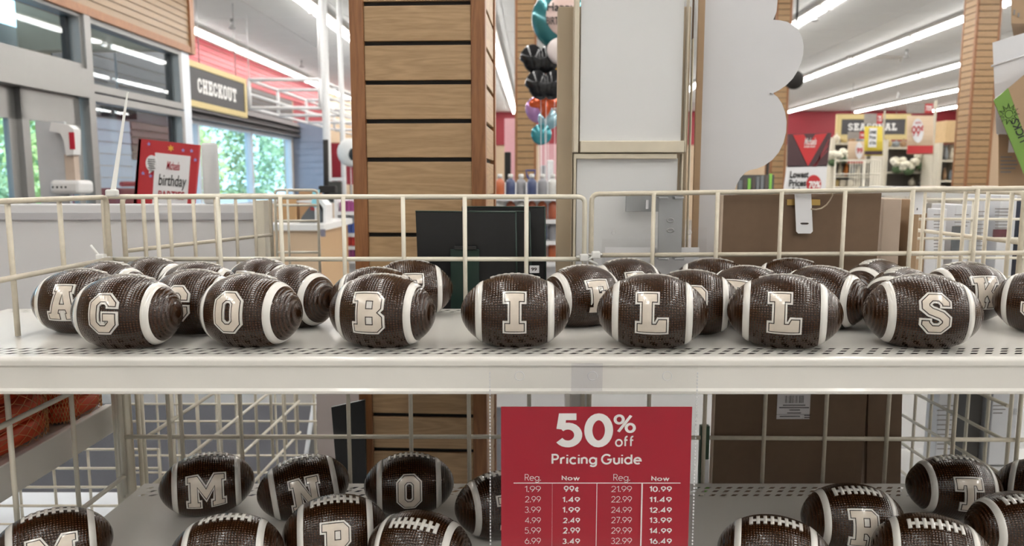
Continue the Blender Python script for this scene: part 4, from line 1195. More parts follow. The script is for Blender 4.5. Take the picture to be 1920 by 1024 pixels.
# ------------------------------------------------------------------ right of the fixture
print_m = mat('grey_print', (.22, .20, .19), .7, var=0)
def printed_box(name, label, u0, v0, u1, v1, y, d, m, lines, lab_m=None, lab=None):
    t = upright(name, label, 'box', (u0 + u1) / 2, v1, y)
    if name == 'stacked_carton': MB().slab([Uy(a, b, y) for a, b in ((u0, v0), (u1, v0), (u1, v1), (u0, v1))], (d * (u0 - 960) / F * 1.05, d, 0)).build('body', m, t)
    else: box_part('body', u0, v0, u1, v1, y, d, m, t, .0015)
    if lab: box_part('label_panel', *lab, y - .0008, .001, lab_m, t)
    if lines:
        mb = MB()
        for (a, b, v, h) in lines:
            p, q = vslab(a, v, b, v + h, y - .0014, .0006); mb.box(p, q)
        mb.build('print', print_m, t)
    return t
w_box = mat('white_box', (.62, .63, .66), .5, var=.05)
def para(u0, u1, v, n, dv, h=1.6): return [(u0, u1 - random.uniform(0, .3) * (u1 - u0), v + i * dv, h) for i in range(n)]
VC = 588
printed_box('carton', 'slim white carton with text lines behind the right side fence, leftmost', 1748, 392, 1776, VC, 1.67, .05, w_box, para(1751, 1768, 402, 14, 6))
printed_box('carton', 'white carton with a clear window panel behind the right side fence', 1778, 384, 1824, VC, 1.70, .10, w_box, para(1790, 1818, 402, 4, 7), mat('window_print', (.10, .11, .12), .2, coat=.5, var=.6, scale=40), (1782, 424, 1808, 474))
printed_box('carton', 'grey white carton with rows of text beside the windowed carton', 1828, 372, 1852, VC, 1.68, .08, w_box, para(1832, 1848, 396, 12, 8))
printed_box('carton', 'wide white carton with dark red window at the right picture edge', 1858, 366, 1908, VC, 1.68, .12, w_box, para(1866, 1898, 391, 7, 6), mat('dark_red_print', (.10, .02, .03), .2, coat=.5, var=.7, scale=40), (1861, 430, 1892, 448))
printed_box('carton', 'dark carton with red patch at the right picture edge behind the fence', 1914, 372, 1960, VC, 1.70, .12, mat('navy_box', (.03, .04, .07), .4), [], mat('red_patch', (.35, .02, .03), .4), (1917, 428, 1958, 450))
printed_box('carton', 'plain brown carton low behind the text cartons at right', 1716, 400, 1746, VC - 3, 1.72, .10, cardb, [])
t = grid_panel('wire_fence', 'white wire grid crossing in front of the text cartons at right', (.90, 1.655), (1, -.02), .36, ZC - .298, ZC - .04, 7, 4, wire_white, .003); t['category'] = 'wire fence'
t = upright('price_flag', 'small white price flag clipped on the right back fence panel', 'price tag', 1722, 402, 1.285)
box_part('flag', 1711, 360, 1732, 402, 1.2565, .0012, white_card, t)
box_part('slot', 1719, 390, 1721, 394, 1.256, .0004, ink, t)
printed_box('carton', 'leaning white carton with text low behind the right fence on the lower level', 1752, 690, 1800, 872, 1.68, .05, w_box, para(1757, 1795, 760, 10, 9))
printed_box('carton', 'white carton with a barcode low at the right picture edge', 1852, 690, 1915, 872, 1.70, .06, w_box, [(1893 + i * 3, 1894.4 + i * 3, 766, 12) for i in range(6)] + para(1862, 1886, 760, 3, 7))
printed_box('carton', 'dark carton standing low between the two white cartons at right', 1804, 690, 1848, 872, 1.72, .06, mat('dark_box', (.05, .045, .04), .6), [])
grid_panel('wire_grid', 'wire grid running away low behind the T football', (XFR, 1.62), (0, -1), .36, ZC - .70, ZC - .325, 7, 7, wire_white, .0036, True)
lowr = thing('low_shelf', 'white low shelf behind the right fence carrying the lower cartons', 'shelf', (1.1, 1.74, ZC - .6))
zq = Uy(1824, 872, 1.70).z
MB().box((.885, 1.64, zq - .03), (1.32, 1.82, zq - .004)).build('shelf_deck', white, lowr)
for x in (.90, 1.30): MB().box((x - .012, 1.78, 0), (x + .012, 1.80, zq - .03)).build('leg', white, lowr)
# pile of boxes top right
t = upright('stacked_carton', 'white carton with a strap line high in the pile at the right edge', 'box', 1905, 250, 2.0)
MB().slab([Uy(u, v, 2.0) for u, v in ((1861, 80), (1990, 40), (1990, 260), (1868, 250))], (.21, .3, 0)).build('body', w_box, t)
MB().tube([Uy(1859, 124, 1.997), Uy(1990, 82, 1.997)], .0025, 6).build('strap', edge, t)
t = upright('stacked_carton', 'brown carton with green printed band leaning at the right edge', 'box', 1900, 340, 1.92)
MB().slab([Uy(u, v, 1.92) for u, v in ((1862, 189), (1950, 115), (2010, 300), (1921, 330))], (.04, .055, 0)).build('body', cardb, t)
gp = mat('green_print', (.14, .27, .035), .45, coat=.3, var=.05)
MB().slab([Uy(u, v, 1.9185) for u, v in ((1863, 188), (1890, 165), (1945, 318), (1921, 329))], (0, .001, 0)).build('green_band', gp, t)
blk = mat('black_print', (.012, .012, .012), .6, var=0)
mb = MB(); c = Uy(1892, 214, 1.9178)
for k in range(11):
    a0 = 2 * math.pi * k / 11
    def P_(r, a): return c + Vector((r * math.cos(a), 0, r * math.sin(a)))
    mb.tube([P_(.014, a0 - .22), P_(.026, a0), P_(.014, a0 + .22)], .0008, 4)
mb.tube([P_(.010, k * .5) for k in range(13)], .0007, 4)
mb.build('sunburst_print', blk, t)
mb = MB(); q = Uy(1924, 285, 1.9175); rt = (Uy(1905, 233, 1.9175) - q); text_into(mb, 'UCKS', Uy(1927, 262, 1.9175), (Uy(1909, 221, 1.9175) - Uy(1927, 262, 1.9175)), (Uy(1908, 269, 1.9175) - Uy(1924, 262, 1.9175)) * .9, .02)
mb.build('lettering', blk, t)
t = printed_box('stacked_carton', 'brown carton with small print below the green banded carton', 1872, 252, 1990, 350, 2.02, .3, cardb, [(1876, 1898, 293, 3), (1876, 1906, 300, 3), (1876, 1908, 307, 3), (1876, 1904, 314, 3), (1876, 1896, 321, 3)], white_card, (1890, 262, 1904, 286))
t = printed_box('stacked_carton', 'brown carton at the top right picture corner', 1896, -60, 1990, 44, 2.05, .3, cardb, [(1900, 1904, 18, 10), (1908, 1912, 24, 8)])
t = thing('stock_table', 'table below the pile of cartons at right, covered with packed goods', 'table', S(1.7, 2.3))
zt_ = Uy(1900, 352, 2.05).z
MB().box((1.245, 1.92, zt_ - .03), (2.3, 2.7, zt_ - .001)).build('table_top', shelf_white, t)
for x in (1.285, 2.26):
    for y in (1.96, 2.66): MB().box((x - .02, y - .02, 0), (x + .02, y + .02, zt_ - .03)).build('leg', shelf_white, t)
packs = [mat('pack_white', (.66, .62, .56), .35, coat=.3, var=.25, scale=25), mat('pack_kraft', (.45, .33, .22), .6, var=.2), mat('pack_cream', (.70, .66, .60), .4, var=.2)]
for i in range(16):
    u = 1655 + i * 14; y = 2.75 + .18 * (i % 3)
    t = upright('flat_pack', packs[i % 3].name[5:].replace('_', ' ') + ' flat pack, ' + ORD[i] + ' from the left in the bin beyond the right fence', 'package', u, 372, y, 'flat packs beyond the right fence')
    box_part('pack', u, 349 + (i * 5) % 7, u + 22, 380, y, .12, packs[i % 3], t, .004)
tb = thing('bin_table', 'long white bin table carrying the flat packs beyond the right fence', 'table', (1.6, 2.9, 0))
zz = Uy(1700, 380, 2.75).z
MB().box((1.30, 2.72, zz - .12), (2.30, 3.3, zz - .002)).build('bin', shelf_white, tb)
for x in (1.36, 2.24): MB().box((x - .03, 2.95, 0), (x + .03, 3.05, zz - .12)).build('leg', shelf_white, tb)

# ------------------------------------------------------------------ the store beyond, left side
gold = mat('gold_frame', (.54, .43, .20), .5, var=.08)
slate = mat('slate_sign', (.058, .056, .06), .6, var=.06)
chalk = mat('chalk_letters', (.72, .71, .70), .6, var=0)
def board_sign(name, label, o, right, width, height, word, wfrac, bar):
    """framed hanging sign; o = lower left corner, right = direction along it"""
    o = Vector(o); right = Vector(right).normalized(); nrm = Vector((right.y, -right.x, 0))
    t = thing(name, label, 'sign', o)
    def q(a, b, c, d, d0, d1, nm, m):
        P = [o + right * x + ez * z - nrm * d0 for x, z in ((a, b), (c, b), (c, d), (a, d))]
        return MB().slab(P, -nrm * (d1 - d0)).build(nm, m, t)
    q(bar, bar, width - bar, height - bar, .012, .05, 'board', slate)
    for r in ((0, 0, width, bar), (0, height - bar, width, height), (0, bar, bar, height - bar), (width - bar, bar, width, height - bar)): q(*r, 0, .07, 'frame_bar', gold)
    w_ = width * wfrac
    tx, k = slab_text(word, o + right * ((width - w_) / 2 - .02) + ez * (height * .5) + nrm * -.009, right, ez, w_, 'lettering', chalk, t)
    for v in tx.data.vertices: v.co.z -= k * .5
    for f in (.2, .8):
        p = o + right * (width * f) + ez * height
        MB().cyl(p, (p.x, p.y, HC), .006, 5).build('hanging_wire', steel, t)
    return t
XS = -4.35
y0, _ = SX(349, 150, XS); y1, _ = SX(463, 180, XS)
zb = .5 * (SX(349, 195, XS)[1] + SX(463, 222, XS)[1]); zt_ = .5 * (SX(349, 112, XS)[1] + SX(463, 147, XS)[1])
board_sign('hanging_sign', 'dark hanging sign in a gold frame reading CHECKOUT', S(XS, y0, zb), S(XS, y1) - S(XS, y0), y1 - y0, zt_ - zb, 'CHECKOUT', .64, .075)
board_sign('hanging_sign', 'dark gold framed sign reading SEASONAL on the far right', S(*SY(1567, 262, 20)[:1], 20, SY(1567, 262, 20)[1]), S(1, 0) , SY(1706, 240, 20)[0] - SY(1567, 240, 20)[0], SY(1600, 214, 20)[1] - SY(1600, 262, 20)[1], 'SEASONAL', .66, .13)

# white tube truss over the checkouts and its poles
wt = mat('white_tube', (.72, .72, .73), .4, var=.02)
t = thing('tube_truss', 'white tube truss hanging over the checkouts right of the CHECKOUT sign', 'truss', S(-4, 13, 2.5))
Xa, Xb, z0, z1 = -4.45, -3.35, 2.55, 2.98
Ys = (11.7, 13.0, 14.6, 16.6, 18.3)
for Y in Ys:
    for z in (z0, z1): MB().cyl(S(Xa, Y, z), S(Xb, Y, z), .028, 8).build('cross_tube', wt, t)
    for X in (Xa, Xb): MB().cyl(S(X, Y, z0), S(X, Y, z1), .028, 8).build('post_tube', wt, t)
for X in (Xa, Xb):
    for z in (z0, (z0 + z1) / 2, z1): MB().cyl(S(X, Ys[0], z), S(X, Ys[-1], z), .024, 8).build('long_tube', wt, t)
for X in (Xa, Xb):
    for Y in (Ys[0], Ys[-1]): MB().cyl(S(X, Y, z1), S(X, Y, HC), .008, 6).build('hanger', wt, t)
for u, v, lab, w_, Y in ((611, 200, 'thick white pole from ceiling down by the truss, left one', .05, 9.5), (641, 200, 'white pole from ceiling down next to the slat column', .035, 10.4)):
    X, _ = SY(u, v, Y)
    q = thing('ceiling_pole', lab, 'pole', S(X, Y))
    MB().cyl(S(X, Y, 0), S(X, Y, HC), w_, 10).build('pole', wt, q)
    MB().cyl(S(X, Y, 0), S(X, Y, .03), w_ * 2.2, 12).build('floor_flange', wt, q)
X, z = SY(626, 360, 9.4)
t = thing('register_screen', 'dark screen on white bracket between the two ceiling poles', 'screen', S(X, 9.4, z))
a, b = vslab(617, 340, 640, 380, 9.3, .05); MB().box(a, b, bev=.01).build('screen', mat('dark_screen', (.05, .05, .045), .3), t)
a, b = vslab(610, 333, 646, 339, 9.3, .06); MB().box(a, b).build('bracket', wt, t)
MB().cyl(((a[0] + b[0]) / 2, 9.34, 0), ((a[0] + b[0]) / 2, 9.34, a[2]), .02, 8).build('stem', dark, t)

# checkout counter
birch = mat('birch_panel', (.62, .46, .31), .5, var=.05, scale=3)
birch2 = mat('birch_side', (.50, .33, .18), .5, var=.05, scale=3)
YK = 5.6
t = thing('checkout_counter', 'birch checkout counter with white top, left of the slat column', 'counter', Uy(570, 470, YK) * 1)
a = Uy(505, 432, YK); b = Uy(600, 432, YK); c = Uy(652, 428, YK + .9)
t.location = (b.x, YK, 0)
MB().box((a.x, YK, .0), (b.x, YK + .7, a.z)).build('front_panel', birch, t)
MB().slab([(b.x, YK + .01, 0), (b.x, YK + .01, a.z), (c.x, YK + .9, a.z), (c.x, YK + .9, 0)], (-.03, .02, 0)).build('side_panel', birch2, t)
MB().slab([(a.x - .05, YK - .03, a.z), (b.x + .04, YK - .03, a.z), (c.x + .04, YK + .92, a.z), (a.x - .05, YK + .92, a.z)], (0, 0, .045)).build('worktop', white, t)
a2, b2 = vslab(601, 430, 609, 444, YK - .035, .02); MB().box(a2, b2).build('switch_plate', mat('grey_violet', (.20, .19, .24), .5), t)
zk = a.z + .046
p = Uy(580, 420, YK + .25)
t = thing('cash_register', 'dark grey cash register on the checkout counter', 'register', (p.x, YK + .25, zk))
P = [Uy(u, v, YK + .2) for u, v in ((562, 423), (603, 423), (603, 402), (596, 391), (584, 388), (566, 412))]; dz = zk - P[0].z
MB().slab([q + Vector((0, 0, dz)) for q in P], (0, .3, 0)).build('housing', mat('register_grey', (.10, .11, .12), .5), t)
P = [Uy(u, v, YK + .19) for u, v in ((584, 386), (600, 386), (606, 396), (606, 423), (611, 423), (611, 390), (602, 380), (556, 382), (556, 385))]
MB().slab([q + Vector((0, 0, dz)) for q in P], (0, .2, 0)).build('white_shell', wt, t)
P = [Uy(u, v, YK + .185) for u, v in ((583, 393), (598, 395), (592, 401), (582, 399))]
MB().slab([q + Vector((0, 0, dz)) for q in P], (0, .01, 0)).build('red_key_plate', mat('dull_red', (.30, .03, .03), .5), t)
p = Uy(613, 420, YK + .5)
t = thing('monitor_pole', 'slim black monitor pole standing on the checkout counter', 'pole', (p.x, YK + .5, zk))
MB().cyl((p.x, YK + .5, zk), (p.x + .01, YK + .5, Uy(613, 262, YK + .5).z), .022, 8).build('pole', dark, t)
a2, b2 = vslab(597, 348, 628, 362, YK + .45, .08); MB().box(a2, b2, bev=.01).build('head', dark, t)
for i, (u0, v0, u1, v1, col, lab) in enumerate(((521, 372, 556, 424, (.50, .30, .14), 'tan box standing on the checkout counter behind the rack end'), (561, 356, 598, 386, (.45, .26, .13), 'brown panel sign behind the cash register'))):
    t = upright('counter_box', lab, 'box', u0, v1, YK + .55)
    a2, b2 = vslab(u0, v0, u1, v1, YK + .55, .1)
    MB().box((a2[0], a2[1], zk), b2, bev=.004).build('body', mat('counter_box_%d' % i, col, .6), t)
t = upright('light_card', 'pale cyan card shining above the cash register', 'card', 590, 388, YK + .1)
P = [Uy(u, v, YK + .12) for u, v in ((586, 357), (599, 356), (595, 386), (590, 390), (584, 384))]
MB().slab(P, (0, .01, 0)).build('card', mat('cyan_card', (.30, .68, .78), .3), t)
P = Uy(590, 388, YK + .12); MB().cyl((P.x, P.y + .02, zk), P + Vector((0, .02, .02)), .006, 6).build('stem', wt, t)

# candy rack next to the slat column
rk = thing('snack_rack', 'small snack rack with colourful packets seen left of the slat column', 'shelf', Uy(660, 500, 6.6) * 1); rk.location.z = 0
a, b = vslab(636, 372, 700, 500, 6.6, .5)
MB().box((a[0], 7.05, 0), (b[0], 7.1, b[2])).build('back_panel', wt, rk)
for v in (397, 438, 462, 488):
    z = Uy(660, v, 6.6).z; MB().box((a[0], 6.6, z - .03), (b[0], 7.05, z)).build('shelf', wt, rk)
MB().box((a[0] - .03, 6.6, 0), (a[0], 7.1, b[2])).build('side_panel', wt, rk)
cols = [(.55, .05, .04), (.60, .42, .05), (.05, .09, .30), (.50, .46, .42), (.30, .06, .20), (.10, .25, .40)]
pm = [mat('packet_%s' % n, c, .4, var=.3, scale=12) for n, c in zip('abcdef', cols)]
k = 0
for v in (397, 438, 462, 488):
    z = Uy(660, v, 6.6).z
    for u in range(640, 690, 7):
        p = Uy(u, v, 6.62)
        tag(MB().box((p.x - .012, 6.63, z + .001), (p.x + .016, 6.74, z + .001 + random.uniform(.08, .115)), bev=.004).build('snack_packet', pm[(k * 5 + u) % 6]), 'snack packet, %s from left on the %s shelf of the snack rack' % (ORD[(u - 640) // 7], {397: 'top', 438: 'second', 462: 'third', 488: 'lowest'}[v]), 'packet', 'packets in the snack rack'); k += 1
# far end of the store, left of the column
for i, (u0, v0, u1, v1, Y, m, nm, lab, cat) in enumerate((
    (621, 268, 641, 352, 20, red_wall, 'red_poster', 'red poster on the far wall between the two ceiling poles', 'poster'),
    (646, 305, 668, 346, 19, red_wall, 'red_poster', 'red poster on the far wall just left of the slat column', 'poster'))):
    X0, za = SY(u0, v1, Y); X1, zb_ = SY(u1, v0, Y)
    t = thing(nm, lab, cat, S(X0, Y, za)); MB().sbox((X0, Y, za), (X1, Y + .03, zb_)).build('sheet', m, t)
    MB().sbox(((X0 + X1) / 2 - .03, Y + .03, 0), ((X0 + X1) / 2 + .03, Y + .06, zb_)).build('stand', grey_band, t)
X, z = SY(657, 286, 9)
t = thing('foil_balloon', 'white foil balloon peeking out left of the slat column', 'balloon', S(X, 9, z))
p = S(X, 9, z); MB().blob(p, .16, .08, .17).build('balloon', white, t); MB().blob(p + Vector((.04, -.05, -.02)), .06, .045, .08).build('dark_print', blk, t)
MB().cyl(p - Vector((0, 0, .16)), (p.x, p.y, 0), .004, 5).build('ribbon', wt, t)

# birthday sign
t = upright('birthday_sign', 'red birthday sign board with blue stars left behind the fence', 'sign', 312, 420, 3.0)
YG = 3.0
def gq(u, v, d=0): return Uy(u, v, YG - d)
MB().slab([gq(*q) for q in ((260, 260), (374, 272), (356, 470), (243, 470))], (0, .015, 0)).build('board', mat('sign_red', (.46, .02, .03), .4, coat=.2, var=.04), t)
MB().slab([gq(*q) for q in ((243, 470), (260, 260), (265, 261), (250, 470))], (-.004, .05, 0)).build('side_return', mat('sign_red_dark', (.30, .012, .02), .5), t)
MB().slab([gq(u, v, .003) for u, v in ((291, 286), (357, 293), (346, 440), (282, 440))], (0, .003, 0)).build('white_card', white_card, t)
mb = MB()
e = []
for k in range(20): a_ = 2 * math.pi * k / 20; e.append(gq(284 + 11 * math.cos(a_), 306 + 15 * math.sin(a_), .005))
mb.slab(e, (0, .002, 0)); mb.slab([gq(280, 318, .005), (gq(288, 319, .005)), gq(279, 326, .005)], (0, .002, 0))
mb.build('speech_bubble', white_card, t)
mb = MB()
for v, a_, b_ in ((298, 277, 290), (302, 276, 291), (306, 277, 290), (310, 279, 289), (314, 277, 291)):
    mb.slab([gq(a_, v, .007), gq(b_, v + 1, .007), gq(b_, v + 2.4, .007), gq(a_, v + 1.4, .007)], (0, .001, 0))
o_ = gq(296, 349, .006); text_into(mb, 'birthday', o_ + ez * -.01, (gq(347, 353, .006) - o_), (gq(299, 320, .006) - o_) * .95, .005)
mb.build('black_print', blk, t)
mb = MB(); o_ = gq(312, 318, .006); text_into(mb, 'Michaels', o_, (gq(336, 320, .006) - o_), (gq(313, 302, .006) - o_), .01, slant=.25)
o_ = gq(296, 372, .006); text_into(mb, 'PARTIES', o_, (gq(345, 375, .006) - o_), (gq(297, 357, .006) - o_), .02)
mb.build('sign_lettering', red_print, t)['kind'] = 'stuff'
def star(mb, c, r, n=5, th=.002):
    P = [c + Vector((rr * math.sin(math.pi * k / n), 0, rr * math.cos(math.pi * k / n))) for k in range(2 * n) for rr in [(r if k % 2 == 0 else r * .45)]]
    mb.slab(P, (0, th, 0))
mb = MB()
for u, v in ((279, 270), (343, 282), (359, 283), (268, 325), (282, 330), (366, 300)): star(mb, gq(u, v, .004), .008)
mb.build('star_prints', mat('star_blue', (.30, .28, .62), .5), t)['kind'] = 'stuff'
mb = MB(); star(mb, gq(320, 278, .004), .014, 6); mb.build('gold_star', mat('star_gold', (.70, .38, .05), .5), t)
p = gq(305, 470); MB().cyl((p.x, p.y + .03, 0), (p.x, p.y + .03, p.z + .1), .007, 8).build('stand', wt, t)
t = upright('poster_tube', 'white upright roll standing on the partition right of the birthday sign', 'tube', 398, 383, 1.72)
p = Uy(398, 383, 1.72); h_ = Uy(398, 268, 1.72).z - p.z
MB().lathe([(.015, .001), (.0175, .006), (.0175, h_ - .006), (.014, h_)], p, 16).build('tube', mat('tube_white', (.62, .63, .64), .5), t)
# sanitiser stand by the doors
t = upright('sanitiser_stand', 'white hand sanitiser stand in front of the left door panes', 'dispenser', 112, 400, 4.3)
ys = 4.3
sw = mat('stand_white', (.60, .60, .60), .45)
a, b = vslab(80, 228, 120, 420, ys + .06, .02); MB().box((a[0], a[1], 0), b).build('back_plate', mat('stand_grey', (.42, .43, .45), .5), t)
P = [Uy(u, v, ys) for u, v in ((96, 229), (128, 234), (138, 242), (138, 290), (124, 292), (119, 262), (112, 250), (92, 246))]
MB().slab(P, (0, .07, 0)).build('dispenser_head', sw, t)
a, b = vslab(93, 338, 147, 364, ys - .05, .16); MB().box(a, b, bev=.02).build('drip_tray', sw, t)
a, b = vslab(131, 248, 138, 280, ys - .004, .006); MB().box(a, b).build('red_label', red_print, t)
a, b = vslab(124, 290, 138, 345, ys + .02, .05); MB().box(a, b).build('pump', mat('pump_tan', (.42, .34, .28), .5), t)
a, b = vslab(97, 349, 128, 354, ys - .0515, .002)
mb = MB()
for k in range(4):
    c = Uy(99 + k * 8, 351, ys - .0515); mb.blob(c, .006, .003, .006, 10, 6)
mb.build('tray_holes', dark, t)['kind'] = 'stuff'
Y, z = SX(220, 212, -5.2)
t = thing('sensor_box', 'small dark box seen through the vestibule glass above the white board', 'sensor', S(-5.2, Y, z))
MB().sbox((-5.25, Y - .28, z - .06), (-5.1, Y + .28, z + .06), bev=.01).build('housing', dark, t)
MB().cyl(S(-5.18, Y, z + .06), S(-5.18, Y, HC), .012, 6).build('hanger', steel, t)
Y, z = SX(215, 345, -5.0)
t = thing('shopping_cart', 'red handled shopping cart seen through the vestibule glass', 'cart', S(-5, Y))
MB().sbox((-5.35, Y - .3, .55), (-4.75, Y + .3, z - .05), bev=.03).build('basket', red_wall, t)
MB().cyl(S(-4.75, Y - .3, z), S(-4.75, Y + .3, z), .03, 8).build('handle', red_print, t)
for dx, dy in ((-.3, -.25), (.2, -.25), (-.3, .25), (.2, .25)): MB().cyl(S(-5 + dx, Y + dy, 0), S(-5 + dx, Y + dy, .56), .02, 6).build('leg', steel, t)

# ------------------------------------------------------------------ middle: balloons and bottle shelf
def foil(name, label, u, v, y, r, m, shape='round', extra=None):
    c = Uy(u, v, y); t = thing(name, label, 'balloon', c)
    if shape == 'round': MB().blob(c, r, r * .38, r, 28, 14, fn=lambda d: 1 + .015 * math.sin(24 * math.atan2(d.z, d.x)) * (1 - abs(d.y))).build('balloon', m, t)
    if shape == 'heart':
        mb = MB()
        mb.blob(c, r, r * .45, r, 32, 16, fn=lambda d: (.62 + .38 * abs(d.x) ** .5 + (.18 if d.z > 0 else 0) * abs(d.x)) * (1 - .22 * max(0, d.z) * (1 - min(1, abs(d.x) * 2.2))))
        mb.build('balloon', m, t)
    if shape == 'star':
        MB().blob(c, r, r * .35, r, 60, 14, fn=lambda d: .55 + .45 * (1 - abs(((math.atan2(d.x, d.z) * 5 / (2 * math.pi)) % 1) - .5) * 2) ** 1.2 if abs(d.y) < .98 else .6).build('balloon', m, t)
    MB().cyl(c - Vector((0, 0, r * .8)), (c.x + .02, c.y + .05, 0), .0015, 5).build('ribbon', wt, t)
    return t, c
YBL = 5.2
foilm = lambda n, c: mat(n, c, .16, metal=.45, coat=.4, var=.08)
t, c = foil('foil_balloon', 'round teal foil balloon with pink Happy Birthday disc', 1052, 37, YBL, .20, foilm('foil_teal', (.03, .17, .19)))
MB().blob(c + Vector((.01, -.048, .01)), .125, .04, .135, 28, 12).build('pink_disc', mat('disc_pink', (.62, .46, .42), .25, coat=.3), t)
mb = MB(); text_into(mb, 'Happy', c + Vector((-.10, -.091, .02)), ex * .19, ez * .07, .02); text_into(mb, 'BIRTHDAY', c + Vector((-.105, -.091, -.05)), ex * .2, ez * .05, .02); mb.build('print', blk, t)
foil('foil_balloon', 'upper black heart foil balloon under the teal balloon', 1014, 112, YBL - .1, .12, foilm('foil_black', (.012, .012, .014)), 'heart')
foil('foil_balloon', 'lower black heart foil balloon above the orange star', 1024, 160, YBL - .16, .12, MATS['foil_black'], 'heart')
foil('foil_balloon', 'pale pink round balloon beside the upper black heart', 1050, 95, YBL - .22, .085, mat('latex_pink', (.62, .55, .54), .3, coat=.3))
foil('foil_balloon', 'orange star foil balloon below the black hearts', 1022, 187, YBL + .1, .13, foilm('foil_orange', (.60, .09, .02)), 'star')
foil('foil_balloon', 'small pale blue foil balloon under the orange star', 1028, 224, YBL + .3, .075, foilm('foil_blue', (.25, .42, .50)))
foil('foil_balloon', 'small teal foil balloon lowest of the bunch', 1015, 252, YBL + .2, .075, foilm('foil_teal2', (.03, .22, .26)))
foil('foil_balloon', 'lilac foil balloon between the far column and the teal balloon', 1010, 205, YBL + .5, .10, foilm('foil_lilac', (.40, .22, .46)))
foil('foil_balloon', 'gold foil balloon peeking out behind the lower black heart', 1040, 130, YBL + .02, .06, foilm('foil_gold', (.55, .28, .03)))
bs = thing('bottle_shelf', 'white gondola with paint bottles seen right of the slat column', 'shelf', Uy(1000, 500, 4.6)); bs.location.z = 0
xa, xb = Uy(925, 400, 4.6).x, Uy(1085, 400, 4.6).x
MB().box((xa, 4.95, 0), (xb, 5.0, Uy(990, 342, 4.95).z)).build('back_panel', wt, bs)
MB().box((xa, 4.6, 0), (xb, 4.95, .12)).build('base', wt, bs)
lev = [349 + 20, 412, 452, 492]
bot_m = [mat('bottle_%s' % n, c, .3, coat=.3, var=.2, scale=30) for n, c in (('orange', (.50, .13, .05)), ('white', (.6, .6, .58)), ('navy', (.05, .07, .16)), ('rust', (.38, .10, .05)), ('grey', (.25, .25, .27)))]
cap_m = mat('bottle_cap', (.7, .7, .68), .4)
def bottle_mesh(m):
    me = MB().lathe([(.026, 0), (.03, .004), (.03, .085), (.024, .10), (.013, .106), (.013, .112)], (0, 0, 0), 12).mesh('bottle'); me.materials.append(m); return me
bms = [bottle_mesh(m) for m in bot_m]; cme = MB().lathe([(.015, .112), (.015, .135), (.012, .138)], (0, 0, 0), 10).mesh('cap'); cme.materials.append(cap_m)
k = 0
for v in lev:
    z = Uy(990, v, 4.6).z
    MB().box((xa, 4.6, z - .025), (xb, 4.95, z)).build('shelf', wt, bs)
    x = xa + .04
    while x < xb - .03:
        t = thing('paint_bottle', '%s paint bottle, %s from left on the %s gondola shelf by the slat column' % (bot_m[(k * 7 + k // 3) % 5].name[7:], ORD[int((x - xa) / .066)], ('top', 'second', 'third', 'lowest')[lev.index(v)]), 'bottle', (x, 4.66 + .01 * (k % 3), z + .001), 'paint bottles on the gondola')
        link_mesh('bottle', bms[(k * 7 + k // 3) % 5], None, t); link_mesh('cap', cme, None, t); x += .066; k += 1
t = upright('shovel_handle', 'blue D shaped handle standing up over the bottle shelf', 'handle', 995, 350, 4.8)
p = Uy(995, 324, 4.8)
MB().tube([p + Vector(q) for q in ((-.03, 0, .015), (.03, 0, .015), (.022, 0, -.02), (.006, 0, -.045), (-.006, 0, -.045), (-.022, 0, -.02))], .007, 8, closed=True).cyl(p - Vector((0, 0, .045)), (p.x, p.y, Uy(990, 369, 4.6).z + .002), .008, 8).build('handle', mat('navy_plastic', (.03, .04, .16), .35), t)
pinkm = mat('pink_poster', (.62, .33, .36), .5, var=.05)
for i, (u0, v0, u1, v1, y, lab) in enumerate(((946, 222, 966, 345, 12.5, 'tall pink banner in the gap left of the far slat column'), (1012, 270, 1048, 350, 12.0, 'pink banner right of the far slat column below the balloons'))):
    t = upright('pink_banner', lab, 'banner', u0, v1, y)
    a, b = vslab(u0, v0, u1, v1, y, .03); MB().box(a, b).build('cloth', pinkm, t); MB().box(((a[0] + b[0]) / 2 - .02, y + .03, 0), ((a[0] + b[0]) / 2 + .02, y + .06, b[2])).build('stand', wt, t)
for i, (u, v0, v1, y, m, lab) in enumerate(((952, 285, 345, 6.5, dark, 'black upright tool hanging left of the far slat column'), (1032, 300, 349, 6.4, wt, 'white hanging pack below the balloons'), (1019, 310, 349, 6.3, bot_m[4], 'grey hanging pack below the teal balloon'))):
    t = upright('hanging_pack', lab, 'package', u, v1, y)
    box_part('pack', u - 6, v0, u + 6, v1, y, .05, m, t, .01); MB().cyl((Uy(u, v0, y).x, y + .06, 0), (Uy(u, v0, y).x, y + .06, Uy(u, v0, y).z), .012, 6).build('stand', steel, t)

# ------------------------------------------------------------------ right side of the store
def poster(u0, v0, u1, v1, y, name, label, cat, m, rot=0):
    t = upright(name, label, cat, (u0 + u1) / 2, v1, y)
    box_part('sheet', u0, v0, u1, v1, y, .01, m, t); return t
